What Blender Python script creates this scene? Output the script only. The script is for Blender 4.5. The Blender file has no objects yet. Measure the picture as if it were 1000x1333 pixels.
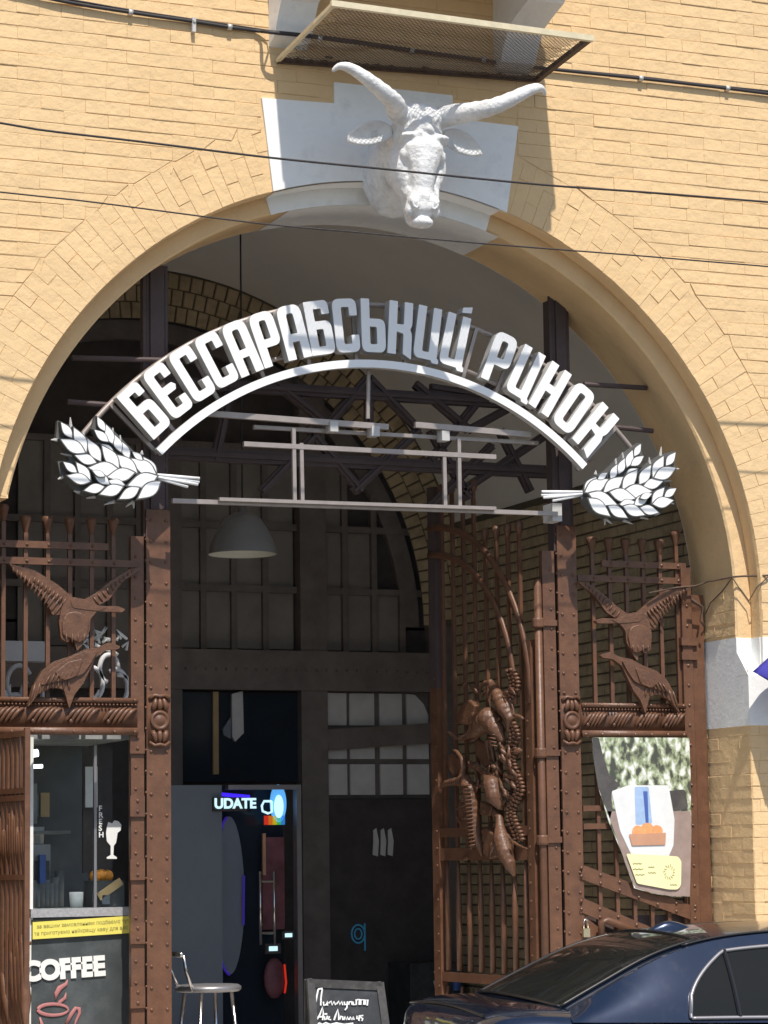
import bpy, bmesh, math, random
from mathutils import Vector, Matrix
random.seed(7)
PI = math.pi
scene = bpy.context.scene
COL = scene.collection

# ------------------------------------------------------------------ camera
CAM = Vector((-5.943, -13.967, 1.65))
YAW, PITCH, ROLL, FPX = math.radians(22.783), math.radians(7.444), math.radians(-0.795), 3404.0
FW = Vector((math.sin(YAW)*math.cos(PITCH), math.cos(YAW)*math.cos(PITCH), math.sin(PITCH)))
_r0 = Vector((math.cos(YAW), -math.sin(YAW), 0)); _u0 = _r0.cross(FW)
RT = math.cos(ROLL)*_r0 + math.sin(ROLL)*_u0
UP = -math.sin(ROLL)*_r0 + math.cos(ROLL)*_u0
cd = bpy.data.cameras.new('camera'); cam = bpy.data.objects.new('camera', cd); COL.objects.link(cam)
cd.sensor_fit = 'VERTICAL'; cd.sensor_height = 36.0; cd.lens = FPX*36.0/1333.0
cd.clip_start = 0.1; cd.clip_end = 2000
M = Matrix((RT, UP, -FW)).transposed().to_4x4(); M.translation = CAM; cam.matrix_world = M
scene.camera = cam

# ------------------------------------------------------------------ world, sun, exposure
SUN_D = Vector((0.12, 1.0, -1.63)).normalized()       # direction the light travels
EL = math.asin(-SUN_D.z)
w = bpy.data.worlds.new('World'); scene.world = w; w.use_nodes = True
nt = w.node_tree; nt.nodes.clear()
sky = nt.nodes.new('ShaderNodeTexSky'); sky.sky_type = 'NISHITA'; sky.sun_disc = False
sky.sun_elevation = EL; sky.sun_rotation = math.atan2(-SUN_D.x, -SUN_D.y)
bg = nt.nodes.new('ShaderNodeBackground'); bg.inputs['Strength'].default_value = 0.115
ow = nt.nodes.new('ShaderNodeOutputWorld')
nt.links.new(sky.outputs[0], bg.inputs[0]); nt.links.new(bg.outputs[0], ow.inputs[0])
sd = bpy.data.lights.new('sun', 'SUN'); sd.energy = 4.0; sd.angle = math.radians(0.5); sd.color = (1.0, 0.94, 0.86)
sun = bpy.data.objects.new('sun', sd); COL.objects.link(sun)
sun.rotation_euler = SUN_D.to_track_quat('-Z', 'Y').to_euler(); sun.location = (-3, -20, 30)
scene.view_settings.view_transform = 'Standard'; scene.view_settings.look = 'None'
scene.view_settings.exposure = 0.38; scene.view_settings.gamma = 1.0

# ------------------------------------------------------------------ measuring helpers
def ray(px, py): return FW + RT*((px-500.0)/FPX) + UP*((666.5-py)/FPX)
def U(px, py, Y):                       # surveyed point on the plane y = Y
    d = ray(px, py); return CAM + d*((Y-CAM.y)/d.y)
def UPL(px, py, p, n):                  # surveyed point on any plane
    d = ray(px, py); return CAM + d*((p-CAM).dot(n)/d.dot(n))
def px_of(P):
    v = Vector(P)-CAM; z = v.dot(FW)
    return 500+FPX*v.dot(RT)/z, 666.5-FPX*v.dot(UP)/z, z

# ------------------------------------------------------------------ materials
MAT = {}
def mat(name, col, rough=0.6, metal=0.0, var=0.12, scale=6.0, bump=0.0, bscale=40.0, bdist=0.004,
        spec=0.5, alpha=1.0, trans=0.0, emit=None, estr=1.0, coat=0.0, dirt=None, dscale=2.0, damt=0.5, ior=1.45):
    m = bpy.data.materials.new(name); m.use_nodes = True; MAT[name] = m
    n = m.node_tree.nodes; l = m.node_tree.links
    b = n['Principled BSDF']
    b.inputs['Roughness'].default_value = rough; b.inputs['Metallic'].default_value = metal
    b.inputs['Specular IOR Level'].default_value = spec; b.inputs['IOR'].default_value = ior
    b.inputs['Alpha'].default_value = alpha; b.inputs['Transmission Weight'].default_value = trans
    b.inputs['Coat Weight'].default_value = coat; b.inputs['Coat Roughness'].default_value = 0.03
    if emit:
        b.inputs['Emission Color'].default_value = (*emit, 1); b.inputs['Emission Strength'].default_value = estr
    tc = n.new('ShaderNodeTexCoord')
    geo = n.new('ShaderNodeNewGeometry')
    src = geo.outputs['Position']
    base = (*col, 1)
    if var > 0:
        nz = n.new('ShaderNodeTexNoise'); nz.inputs['Scale'].default_value = scale; nz.inputs['Detail'].default_value = 6
        nz.inputs['Roughness'].default_value = 0.65
        l.new(src, nz.inputs['Vector'])
        mp = n.new('ShaderNodeMapRange'); mp.inputs[1].default_value = 0.3; mp.inputs[2].default_value = 0.7
        mp.inputs[3].default_value = 1-var; mp.inputs[4].default_value = 1+var
        l.new(nz.outputs['Fac'], mp.inputs[0])
        mx = n.new('ShaderNodeMix'); mx.data_type = 'RGBA'; mx.blend_type = 'MULTIPLY'; mx.inputs['Factor'].default_value = 1
        mx.inputs[6].default_value = base; l.new(mp.outputs[0], mx.inputs[7]); out = mx.outputs[2]
        if dirt:
            n2 = n.new('ShaderNodeTexNoise'); n2.inputs['Scale'].default_value = dscale; n2.inputs['Detail'].default_value = 9
            n2.inputs['Roughness'].default_value = 0.72; l.new(src, n2.inputs['Vector'])
            m2 = n.new('ShaderNodeMapRange'); m2.inputs[1].default_value = 0.52; m2.inputs[2].default_value = 0.72
            m2.inputs[3].default_value = 0; m2.inputs[4].default_value = damt; l.new(n2.outputs['Fac'], m2.inputs[0])
            mz = n.new('ShaderNodeMix'); mz.data_type = 'RGBA'; l.new(m2.outputs[0], mz.inputs['Factor'])
            l.new(out, mz.inputs[6]); mz.inputs[7].default_value = (*dirt, 1); out = mz.outputs[2]
        l.new(out, b.inputs['Base Color'])
    else:
        b.inputs['Base Color'].default_value = base
    if bump > 0:
        nb = n.new('ShaderNodeTexNoise'); nb.inputs['Scale'].default_value = bscale; nb.inputs['Detail'].default_value = 8
        nb.inputs['Roughness'].default_value = 0.6; l.new(src, nb.inputs['Vector'])
        bp = n.new('ShaderNodeBump'); bp.inputs['Strength'].default_value = bump; bp.inputs['Distance'].default_value = bdist
        l.new(nb.outputs['Fac'], bp.inputs['Height']); l.new(bp.outputs[0], b.inputs['Normal'])
    return m
OCH = (0.74, 0.522, 0.285)
mat('ochre', OCH, .8, var=.05, scale=4, bump=.8, bscale=17, bdist=.011, spec=.2, dirt=(.63,.425,.21), dscale=1.7, damt=.4)
mat('ochre_worn', (.66,.48,.26), .85, var=.14, scale=9, bump=.9, bscale=22, bdist=.012, spec=.2, dirt=(.42,.33,.22), dscale=5, damt=.6)
mat('plaster_white', (.86,.86,.83), .75, var=.05, scale=5, bump=.5, bscale=30, bdist=.005, spec=.2, dirt=(.55,.55,.54), dscale=5, damt=.5)
mat('plaster_grey', (.80,.77,.72), .9, var=.06, scale=1.2, bump=.4, bscale=25, bdist=.004, spec=.1)
mat('sculpture', (.74,.74,.73), .6, var=.08, scale=9, bump=.9, bscale=24, bdist=.014, spec=.3, dirt=(.40,.40,.38), dscale=7, damt=.8)
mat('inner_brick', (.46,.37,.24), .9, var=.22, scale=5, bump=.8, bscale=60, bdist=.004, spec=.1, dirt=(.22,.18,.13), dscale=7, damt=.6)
mat('inner_mortar', (.14,.12,.09), .95, var=.15, scale=12, bump=.6, spec=.1)
mat('iron', (.138,.066,.038), .40, var=.20, scale=13, bump=.5, bscale=60, bdist=.003, spec=.45, dirt=(.088,.047,.033), dscale=7, damt=.75)
mat('iron_relief', (.135,.066,.038), .36, var=.22, scale=16, bump=.8, bscale=42, bdist=.006, spec=.5, dirt=(.08,.045,.032), dscale=12, damt=.8)
mat('iron_dark', (.085,.062,.060), .55, var=.15, scale=7, bump=.4, bscale=70, bdist=.002, spec=.3)
mat('sign_white', (.86,.86,.85), .35, var=.02, scale=8, spec=.45)
mat('sign_side', (.50,.49,.47), .5, var=.08, scale=10, spec=.4)
mat('sign_edge', (.11,.11,.105), .5, var=.1, spec=.3)
mat('sign_tube', (.36,.31,.28), .42, .35, var=.12, scale=14, spec=.5)
mat('frame_dark', (.17,.148,.140), .6, var=.2, scale=6, spec=.2)
mat('pane_dim', (.235,.215,.20), .5, var=.18, scale=3, spec=.12)
mat('pane_pale', (.62,.61,.61), .6, var=.10, scale=6, spec=.2)
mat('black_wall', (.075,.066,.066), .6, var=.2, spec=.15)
mat('door_glass', (.022,.030,.042), .12, var=.1, spec=.18)
mat('frost_glass', (.20,.23,.27), .5, var=.07, scale=2.5, spec=.15)
mat('alu', (.30,.29,.30), .4, .6, var=.08, spec=.5)
mat('chrome', (.62,.60,.58), .22, 1.0, var=.04)
mat('neon_blue', (.02,.01,.3), .5, emit=(.05,.02,1.0), estr=.9)
mat('neon_violet', (.02,.01,.2), .5, emit=(.10,.04,.7), estr=.18)
mat('neon_white', (.6,.8,.9), .5, emit=(.6,.9,1.0), estr=.75)
mat('neon_cyan', (.1,.4,.7), .5, emit=(.12,.45,1.0), estr=.6)
mat('neon_teal', (.02,.1,.16), .5, emit=(.03,.16,.28), estr=.2)
for nm, c in (('red',(1,.05,.02)),('orange',(1,.25,.02)),('yellow',(.9,.7,.02)),('green',(.1,.7,.15)),('sky',(.05,.35,1))):
    mat('neon_'+nm, tuple(.3*v for v in c), .5, emit=c, estr=.35)
mat('led', (.9,.9,.9), .5, emit=(1,.98,.94), estr=2.2)
mat('pinkish', (.17,.06,.075), .5, var=.4, scale=6)
mat('lamp_shade', (.21,.20,.19), .45, var=.1, spec=.4)
mat('lamp_inner', (.70,.70,.62), .6, var=.03)
mat('coffee_board', (.060,.068,.070), .5, var=.35, scale=3, spec=.3, dirt=(.12,.13,.13), dscale=3, damt=.6)
mat('print_white', (.80,.80,.77), .6, var=.03)
mat('cup_red', (.42,.17,.165), .6, var=.12, scale=20)
mat('yellow', (.80,.70,.14), .6, var=.05, scale=8)
mat('ink_olive', (.34,.31,.10), .7, var=.2, scale=30)
mat('counter', (.36,.36,.37), .4, var=.22, scale=60, spec=.4)
mat('kiosk_in', (.25,.26,.26), .6, var=.4, scale=4)
mat('kiosk_dark', (.08,.085,.09), .5, var=.3, scale=5)
mat('cardboard', (.48,.34,.18), .8, var=.1)
mat('orange_fruit', (.80,.32,.05), .5, var=.12, scale=20, bump=.3, bscale=200, bdist=.001)
mat('paper', (.72,.72,.70), .7, var=.1, scale=12)
mat('glass', (.9,.95,.95), .02, var=0, trans=1.0, spec=.3, ior=1.1)
mat('cable', (.035,.03,.03), .6, var=.1)
mat('clip', (.55,.53,.5), .5, .4, var=.1)
mat('frame_cream', (.66,.58,.40), .5, var=.12, scale=20)
mat('rust', (.10,.065,.045), .8, var=.35, scale=30, bump=.6, bscale=120)
mat('chalk_black', (.030,.032,.036), .6, var=.35, scale=14, dirt=(.10,.10,.105), dscale=6, damt=.6)
mat('chalk_frame', (.055,.052,.05), .6, var=.35, scale=24, dirt=(.16,.15,.14), dscale=14, damt=.6)
mat('chalk', (.72,.72,.71), .9, var=.1, scale=60)
mat('umbrella', (.055,.05,.30), .7, var=.08, scale=10, spec=.2)
mat('brass', (.62,.54,.36), .35, .8, var=.1)
mat('car_paint', (.010,.021,.050), .22, .55, var=.04, scale=3, coat=1.0, dirt=(.06,.07,.09), dscale=18, damt=.25)
mat('car_glass', (.012,.013,.012), .05, var=0, spec=.35, ior=1.4)
mat('car_black', (.012,.012,.013), .35, var=.1)
mat('tyre', (.02,.02,.02), .85, var=.2)
mat('alloy', (.5,.5,.52), .3, .9, var=.05)
mat('tail_red', (.32,.012,.012), .12, var=.05, coat=1.0)
mat('pavement', (.55,.52,.47), .9, var=.15, scale=2, bump=.5, bscale=30)
mat('asphalt', (.09,.09,.09), .9, var=.2, scale=4, bump=.6, bscale=80)
mat('kerb', (.33,.32,.30), .85, var=.15, scale=6)
mat('floor_in', (.62,.58,.52), .7, var=.2, scale=3)
mat('vest', (.05,.055,.06), .7, var=.4, scale=8)
# poster print: mottled bright foliage over a dark trunk
def poster_mat():
    m = bpy.data.materials.new('poster_print'); m.use_nodes = True; MAT['poster_print'] = m
    n = m.node_tree.nodes; l = m.node_tree.links; b = n['Principled BSDF']; b.inputs['Roughness'].default_value = .45
    g = n.new('ShaderNodeNewGeometry')
    mp = n.new('ShaderNodeMapping'); mp.inputs['Scale'].default_value = (1.5, 1, 1); l.new(g.outputs['Position'], mp.inputs[0])
    nz = n.new('ShaderNodeTexNoise'); nz.inputs['Scale'].default_value = 15; nz.inputs['Detail'].default_value = 9; nz.inputs['Distortion'].default_value = .25
    l.new(mp.outputs[0], nz.inputs['Vector'])
    cr = n.new('ShaderNodeValToRGB'); e = cr.color_ramp.elements
    e[0].position = .40; e[0].color = (.07,.075,.06,1); e[1].position = .62; e[1].color = (.78,.80,.76,1)
    k = e.new(.52); k.color = (.36,.42,.25,1)
    l.new(nz.outputs['Fac'], cr.inputs[0]); l.new(cr.outputs[0], b.inputs['Base Color'])
poster_mat()
mat('print_trunk', (.085,.078,.075), .45, var=.3, scale=14)
mat('print_pale', (.74,.75,.75), .45, var=.07, scale=9)
mat('print_blue', (.36,.50,.72), .45, var=.12, scale=18)
mat('print_navy', (.07,.13,.40), .45, var=.1)
mat('print_wood', (.33,.25,.22), .45, var=.14, scale=16)
mat('print_box', (.55,.30,.19), .45, var=.1)
mat('print_fruit', (.80,.36,.15), .45, var=.22, scale=30)
mat('print_yellow', (.83,.80,.46), .5, var=.03)

# ------------------------------------------------------------------ mesh builder
class MB:
    def __init__(s): s.v = []; s.f = []; s.fm = []; s.mi = 0
    def add(s, vs, fs):
        o = len(s.v); s.v += [tuple(p) for p in vs]; s.f += [tuple(i+o for i in f) for f in fs]; s.fm += [s.mi]*len(fs); return s
    def box(s, x0, x1, y0, y1, z0, z1):
        return s.add([(x0,y0,z0),(x1,y0,z0),(x1,y1,z0),(x0,y1,z0),(x0,y0,z1),(x1,y0,z1),(x1,y1,z1),(x0,y1,z1)],
              [(0,3,2,1),(4,5,6,7),(0,1,5,4),(1,2,6,5),(2,3,7,6),(3,0,4,7)])
    def bar(s, p, q, w, h, up=(0,1,0)):
        p, q = Vector(p), Vector(q); d = (q-p).normalized(); u = Vector(up); u = (u-d*u.dot(d)).normalized(); r = d.cross(u)
        vs = [e+u*(a*h/2)+r*(b*w/2) for e in (p, q) for a, b in ((-1,-1),(1,-1),(1,1),(-1,1))]
        return s.add(vs, [(0,1,2,3),(7,6,5,4),(0,4,5,1),(1,5,6,2),(2,6,7,3),(3,7,4,0)])
    def tube(s, pts, r, n=8, flat=1.0, up=(0,1,0)):
        pts = [Vector(p) for p in pts]; rs = r if isinstance(r, (list, tuple)) else [r]*len(pts)
        vs = []; fs = []; u = Vector(up)
        for i, p in enumerate(pts):
            d = (pts[min(i+1,len(pts)-1)]-pts[max(i-1,0)]).normalized()
            u2 = u-d*u.dot(d)
            if u2.length < 1e-4: u2 = Vector((1,0.1,0.2))-d*Vector((1,.1,.2)).dot(d)
            u2.normalize(); rr = d.cross(u2)
            for k in range(n):
                a = 2*PI*k/n; vs.append(p+(u2*math.sin(a)*flat+rr*math.cos(a))*rs[i])
        for i in range(len(pts)-1):
            for k in range(n):
                k2 = (k+1) % n; fs.append((i*n+k, i*n+k2, (i+1)*n+k2, (i+1)*n+k))
        fs.append(tuple(range(n-1,-1,-1))); fs.append(tuple((len(pts)-1)*n+k for k in range(n)))
        return s.add(vs, fs)
    def prism(s, poly, f0, f1):         # poly: list of params; f0/f1 map a param to 3-D points (front/back)
        n = len(poly); vs = [f0(p) for p in poly]+[f1(p) for p in poly]
        return s.add(vs, [tuple(range(n)), tuple(range(2*n-1,n-1,-1))]+[(i,i+n,(i+1)%n+n,(i+1)%n) for i in range(n)])
    def plate(s, pts, y0, y1):          # polygon in the x,z plane
        return s.prism(pts, lambda p: (p[0],y0,p[1]), lambda p: (p[0],y1,p[1]))
    def lathe(s, prof, c=(0,0,0), ax=(0,0,1), n=20):
        c = Vector(c); a = Vector(ax).normalized(); t = Vector((1,0,0)) if abs(a.x) < .9 else Vector((0,1,0))
        e1 = (t-a*t.dot(a)).normalized(); e2 = a.cross(e1); vs = []; fs = []
        for r, z in prof:
            for k in range(n): vs.append(c+a*z+(e1*math.cos(2*PI*k/n)+e2*math.sin(2*PI*k/n))*r)
        for i in range(len(prof)-1):
            for k in range(n): fs.append((i*n+k, i*n+(k+1)%n, (i+1)*n+(k+1)%n, (i+1)*n+k))
        return s.add(vs, fs)
    def ball(s, c, r, n=12, m=8, rot=None):
        c = Vector(c); rx, ry, rz = r if isinstance(r, (tuple, list)) else (r, r, r); vs = []; fs = []
        for i in range(m+1):
            t = PI*i/m
            for k in range(n):
                a = 2*PI*k/n; p = Vector((rx*math.sin(t)*math.cos(a), ry*math.sin(t)*math.sin(a), rz*math.cos(t)))
                if rot: p = rot @ p
                vs.append(c+p)
        for i in range(m):
            for k in range(n): fs.append((i*n+k, (i+1)*n+k, (i+1)*n+(k+1)%n, i*n+(k+1)%n))
        return s.add(vs, fs)
    def sheet(s, rows):                 # grid of points
        n = len(rows[0]); vs = [p for r in rows for p in r]
        return s.add(vs, [(i*n+j, i*n+j+1, (i+1)*n+j+1, (i+1)*n+j) for i in range(len(rows)-1) for j in range(n-1)])
    def mesh(s, name, mats, smooth=False):
        me = bpy.data.meshes.new(name); me.from_pydata(s.v, [], s.f)
        for m in (mats if isinstance(mats, (list, tuple)) else [mats]): me.materials.append(MAT[m])
        if isinstance(mats, (list, tuple)): me.polygons.foreach_set('material_index', s.fm)
        bm = bmesh.new(); bm.from_mesh(me); bmesh.ops.remove_doubles(bm, verts=bm.verts, dist=1e-6)
        bmesh.ops.recalc_face_normals(bm, faces=bm.faces); bm.to_mesh(me); bm.free()
        if smooth: me.polygons.foreach_set('use_smooth', [True]*len(me.polygons))
        me.update(); return me
    def build(s, name, mats, parent=None, smooth=False, kind=None, label=None):
        return link(name, s.mesh(name, mats, smooth), parent, kind, label)
def link(name, me, parent=None, kind=None, label=None, loc=None):
    o = bpy.data.objects.new(name, me); COL.objects.link(o)
    if loc is not None: o.location = loc
    if parent is not None:
        o.parent = parent; o.matrix_parent_inverse = Matrix.Translation(parent_origin(parent)).inverted()
    if kind: o['kind'] = kind
    if label: o['label'] = label
    return o
def parent_origin(p):
    v = Vector((0,0,0)); q = p
    if q.type == 'EMPTY': v = q.location.copy()
    return v
def tag(o, label, cat, group=None):
    o['label'] = label; o['category'] = cat
    if group: o['group'] = group
    return o
def thing(name, loc, label, cat, group=None):
    o = bpy.data.objects.new(name, None); COL.objects.link(o); o.location = loc; o.empty_display_size = .1
    return tag(o, label, cat, group)
def baked(o):                            # freeze modifiers into the mesh
    bpy.context.view_layer.update()
    me = bpy.data.meshes.new_from_object(o.evaluated_get(bpy.context.evaluated_depsgraph_get()))
    o.modifiers.clear(); o.data = me; return o
def organic(o, voxel=.01, smooth=4, shade=True):
    r = o.modifiers.new('r', 'REMESH'); r.mode = 'VOXEL'; r.voxel_size = voxel; r.use_smooth_shade = shade
    m = o.modifiers.new('s', 'SMOOTH'); m.iterations = smooth; m.factor = .5
    baked(o); return o
def text_mesh(s, size, mt, ext=.002, align='LEFT', spacing=1.0, bold=0.0):
    c = bpy.data.curves.new('t', 'FONT'); c.body = s; c.size = size; c.extrude = ext; c.align_x = align; c.space_character = spacing; c.offset = bold
    o = bpy.data.objects.new('t', c); COL.objects.link(o); bpy.context.view_layer.update()
    me = bpy.data.meshes.new_from_object(o.evaluated_get(bpy.context.evaluated_depsgraph_get()))
    bpy.data.objects.remove(o); me.materials.clear(); me.materials.append(MAT[mt]); return me
def put_text(name, s, size, mt, origin, parent, right=(1,0,0), up=(0,0,1), **k):
    me = text_mesh(s, size, mt, **k); r = Vector(right).normalized(); u = Vector(up); u = (u-r*u.dot(r)).normalized(); f = r.cross(u)
    mx = Matrix((r, u, f)).transposed().to_4x4(); mx.translation = Vector(origin); me.transform(mx)
    return link(name, me, parent)
def lerp(a, b, t): return a+(b-a)*t
def arcpts(c, R, a0, a1, n, Y):          # angles from vertical, clockwise positive, in degrees
    return [Vector((c[0]+R*math.sin(math.radians(lerp(a0,a1,i/n))), Y, c[1]+R*math.cos(math.radians(lerp(a0,a1,i/n))))) for i in range(n+1)]
# ------------------------------------------------------------------ ground
def structure(name, mb, m):
    o = mb.build(name, m); o['kind'] = 'structure'; return o
structure('road', MB().sheet([[(-400,-400,-.11),(400,-400,-.11)],[(-400,-1.7,-.11),(400,-1.7,-.11)]]), 'asphalt')
structure('pavement', MB().box(-60,60,-1.6,.0,-.3,.04), 'pavement')
structure('kerb', MB().box(-60,60,-1.75,-1.6,-.3,.045), 'kerb')
structure('porch_floor', MB().box(-2.9,2.9,.0,5.1,-.3,.12), 'floor_in')
structure('ground', MB().sheet([[(-400,5.2,-.04),(400,5.2,-.04)],[(-400,400,-.04),(400,400,-.04)]]), 'pavement')

# ================================================================== the market building
ZC, R1, R2, D1, D2, REX = 3.159, 2.45, 2.34, .13, .65, 2.80
ZB0, ZB1, ZST = 2.40, 2.946, 2.74       # white impost band, end of the stepped order
bld = thing('market_building', (0,0,0), 'ochre painted brick market facade with a tall round arched entrance', 'building')
XE, ZT = 8.0, 10.5
XJL = 2.46                                # the left jamb stands a little further out
YB = .0028
mb = MB()
def quad(m, a, b, c, d): m.add([a,b,c,d], [(0,1,2,3)])
def rect(m, x0, x1, z0, z1, Y=YB): quad(m, (x0,Y,z0),(x1,Y,z0),(x1,Y,z1),(x0,Y,z1))
XI, ZI = 3.2, 6.4
N = 96
def outer(a):
    dx, dz = math.cos(a), math.sin(a); t = min(XI/abs(dx) if abs(dx)>1e-9 else 1e9, (ZI-ZC)/dz if dz>1e-9 else 1e9); return dx*t, ZC+dz*t
angs = sorted(set([PI*i/N for i in range(N+1)]+[math.atan2(ZI-ZC, XI), PI-math.atan2(ZI-ZC, XI)]))
for a, b in zip(angs[:-1], angs[1:]):
    oa, ob = outer(a), outer(b)
    quad(mb, (R1*math.cos(a),YB,ZC+R1*math.sin(a)),(oa[0],YB,oa[1]),(ob[0],YB,ob[1]),(R1*math.cos(b),YB,ZC+R1*math.sin(b)))
for s in (-1, 1):
    rect(mb, *sorted((s*XI, s*XE)), 0, ZI); rect(mb, *sorted((s*R1, s*XI)), ZST-.04, ZC); rect(mb, *sorted((s*(R2 if s > 0 else XJL), s*XI)), 0, ZST-.04)
rect(mb, -XE, XE, ZI, ZT)
mb.build('wall', 'ochre', bld)
def profile_ring(m, prof, a0=-90.0, a1=90.0, n=110, zlow=ZST):
    rows = []
    for r, y in prof:
        row = []
        if zlow is not None and a0 < -89: row.append((-r, y, zlow))
        row += [tuple(p) for p in arcpts((0,ZC), r, a0, a1, n, y)]
        if zlow is not None: row.append((r, y, zlow))
        rows.append(row)
    m.sheet(rows)
mb = MB(); profile_ring(mb, [(R1,YB-.002),(R1-.006,.02),(R1-.006,D1-.02),(R1,D1)]); profile_ring(mb, [(R1,D1),(R2+.012,D1)], -78); profile_ring(mb, [(R2+.012,D1),(R2,D1+.012),(R2,D2)], -78)
for s in (-1,1):
    xj = R2 if s > 0 else XJL; zj = ZST if s > 0 else 3.64
    mb.sheet([[(s*xj,YB,0),(s*xj,YB,zj)],[(s*xj,D2,0),(s*xj,D2,zj)]])
mb.box(-XJL-.1, -R2*math.sin(math.radians(78)), D1+.002, D2, 3.64, 3.66)
mb.build('arch_reveal', 'ochre', bld, smooth=False)

# ---- bricks --------------------------------------------------------
def brick_verts(c4, n, dep, bev=.004, tilt=0.0, jit=.0012, back=.012):
    # c4: four corners (3-D) of the brick face on the wall plane, n: outward normal
    c = sum(c4, Vector())/4; out = []
    for p in c4: out.append(p-n*back)
    for p in c4: out.append(p+n*(dep-(min(bev) if isinstance(bev, tuple) else bev))+Vector((random.uniform(-jit,jit),0,random.uniform(-jit,jit))))
    e1, e2 = (c4[1]-c4[0]).normalized(), (c4[3]-c4[0]).normalized()
    b1, b2 = bev if isinstance(bev, tuple) else (bev*1.3, bev*1.3)
    for (g1, g2), p in zip(((1,1),(-1,1),(-1,-1),(1,-1)), c4):
        up = (p-c).z
        out.append(p+e1*(g1*b1)+e2*(g2*b2)+n*(dep-tilt*up+random.uniform(-.0008,.0008)))
    f = [(8,9,10,11)]
    for i in range(4):
        j = (i+1) % 4; f += [(i,j,4+j,4+i),(4+i,4+j,8+j,8+i)]
    return out, f
CH, BL = .078, .26
pieces = []                 # (corner list, normal, visible size, clipped?)
def course_rows(zmin, zmax): 
    k0 = int(math.floor(zmin/CH)); return range(k0, int(math.ceil(zmax/CH)))
KEY = [(-.82,6.043),(-.75,5.49),(.74,5.49),(.83,6.043)]
def xlim(z):                # inner limit of the coursed brickwork at a height
    if z < ZST: return R2 if SIDE > 0 else XJL
    if z < ZC: return R1+.0
    h = REX*REX-(z-ZC)**2
    return math.sqrt(h) if h > 0 else 0.0
def xlim2(z): 
    return max(xlim(z), 0)
for k in course_rows(.1, ZT-.1):
    z0, z1 = k*CH+.0016, (k+1)*CH-.0016
    zz0 = z0
    if z1 < .14: continue
    x = -XE + (.13 if k % 2 else 0.0) + random.uniform(-.01,.01)
    header_row = (k % 5 == 2)
    while x < XE:
        Lb = (.13 if header_row else BL)
        a, b = x+.0003, x+Lb-.0003
        x += Lb
        SIDE = 1 if a+b > 0 else -1
        la, lb = xlim2(z0), xlim2(z1)
        if z1 > ZC and z0 < ZC: la = lb = REX
        if z0 >= ZC-.08 or z1 > ZST:
            pass
        def clip(a, b, lo, hi):  # keep x>=lo(z0)/hi(z1) on the right side
            return max(a, lo), b, b, max(a, hi)
        clipped = False; c4 = None
        # keystone zone
        if a < .84 and b > -.82 and z1 > 5.5 and z0 < 6.2:
            if z0 < 6.05:
                if b > -.82 and a < -.82: b = -.822; clipped = True
                elif a < .84 and b > .84: a = .842; clipped = True
                else: continue
            elif a < .42 and b > -.38:
                if b > -.37 and a < -.37: b = -.372; clipped = True
                elif a < .41 and b > .41: a = .412; clipped = True
                else: continue
        m0, m1 = la, lb
        if m0 <= 0 and m1 <= 0: c4 = [(a,z0),(b,z0),(b,z1),(a,z1)]
        elif (a+b) > 0:
            a0, a1 = max(a, m0+.003), max(a, m1+.003)
            if a0 > b-.012 and a1 > b-.012: continue
            a0 = min(a0, b-.006); clipped |= (a0 != a or a1 != a); c4 = [(a0,z0),(b,z0),(b,z1),(a1,z1)]
        else:
            b0, b1 = min(b, -m0-.003), min(b, -m1-.003)
            if b0 < a+.012 and b1 < a+.012: continue
            b0 = max(b0, a+.006); clipped |= (b0 != b or b1 != b); c4 = [(a,z0),(b0,z0),(b1,z1),(a,z1)]
        if abs(c4[1][0]-c4[0][0]) < .02 and abs(c4[2][0]-c4[3][0]) < .02: continue
        if ZB0-.02 < (z0+z1)/2 < ZB1+.0 and abs((a+b)/2) > R2-.1: continue
        pieces.append(([Vector((p[0],0,p[1])) for p in c4], Vector((0,-1,0))))
# bricks of the jamb face below the band
for s in (1,):
    for k in list(course_rows(.15, ZB0-.02))+list(course_rows(ZB1+.03, 3.3)):
        z0, z1 = k*CH+.0035, (k+1)*CH-.0035
        if z0 > 2.35 and z0 < ZB1: continue
        y = (.002 if z0 < ZB0 else D1+.006); first = .13 if k % 2 else .26
        while y < .60:
            y1 = min(y+first, .62); first = .26
            pieces.append(([Vector((s*R2,y+.002,z0)),Vector((s*R2,y1-.002,z0)),Vector((s*R2,y1-.002,z1)),Vector((s*R2,y+.002,z1))], Vector((-s,0,0))))
            y = y1
def in_view(c4, n):
    c = sum(c4, Vector())/4
    if (CAM-c).dot(n) <= 0: return -1
    ps = [px_of(p) for p in c4]
    if not any(-5 < p[0] < 1005 and -5 < p[1] < 1338 for p in ps): return -1
    A = 0
    for i in range(4):
        j = (i+1) % 4; A += ps[i][0]*ps[j][1]-ps[j][0]*ps[i][1]
    return abs(A)/2
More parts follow.
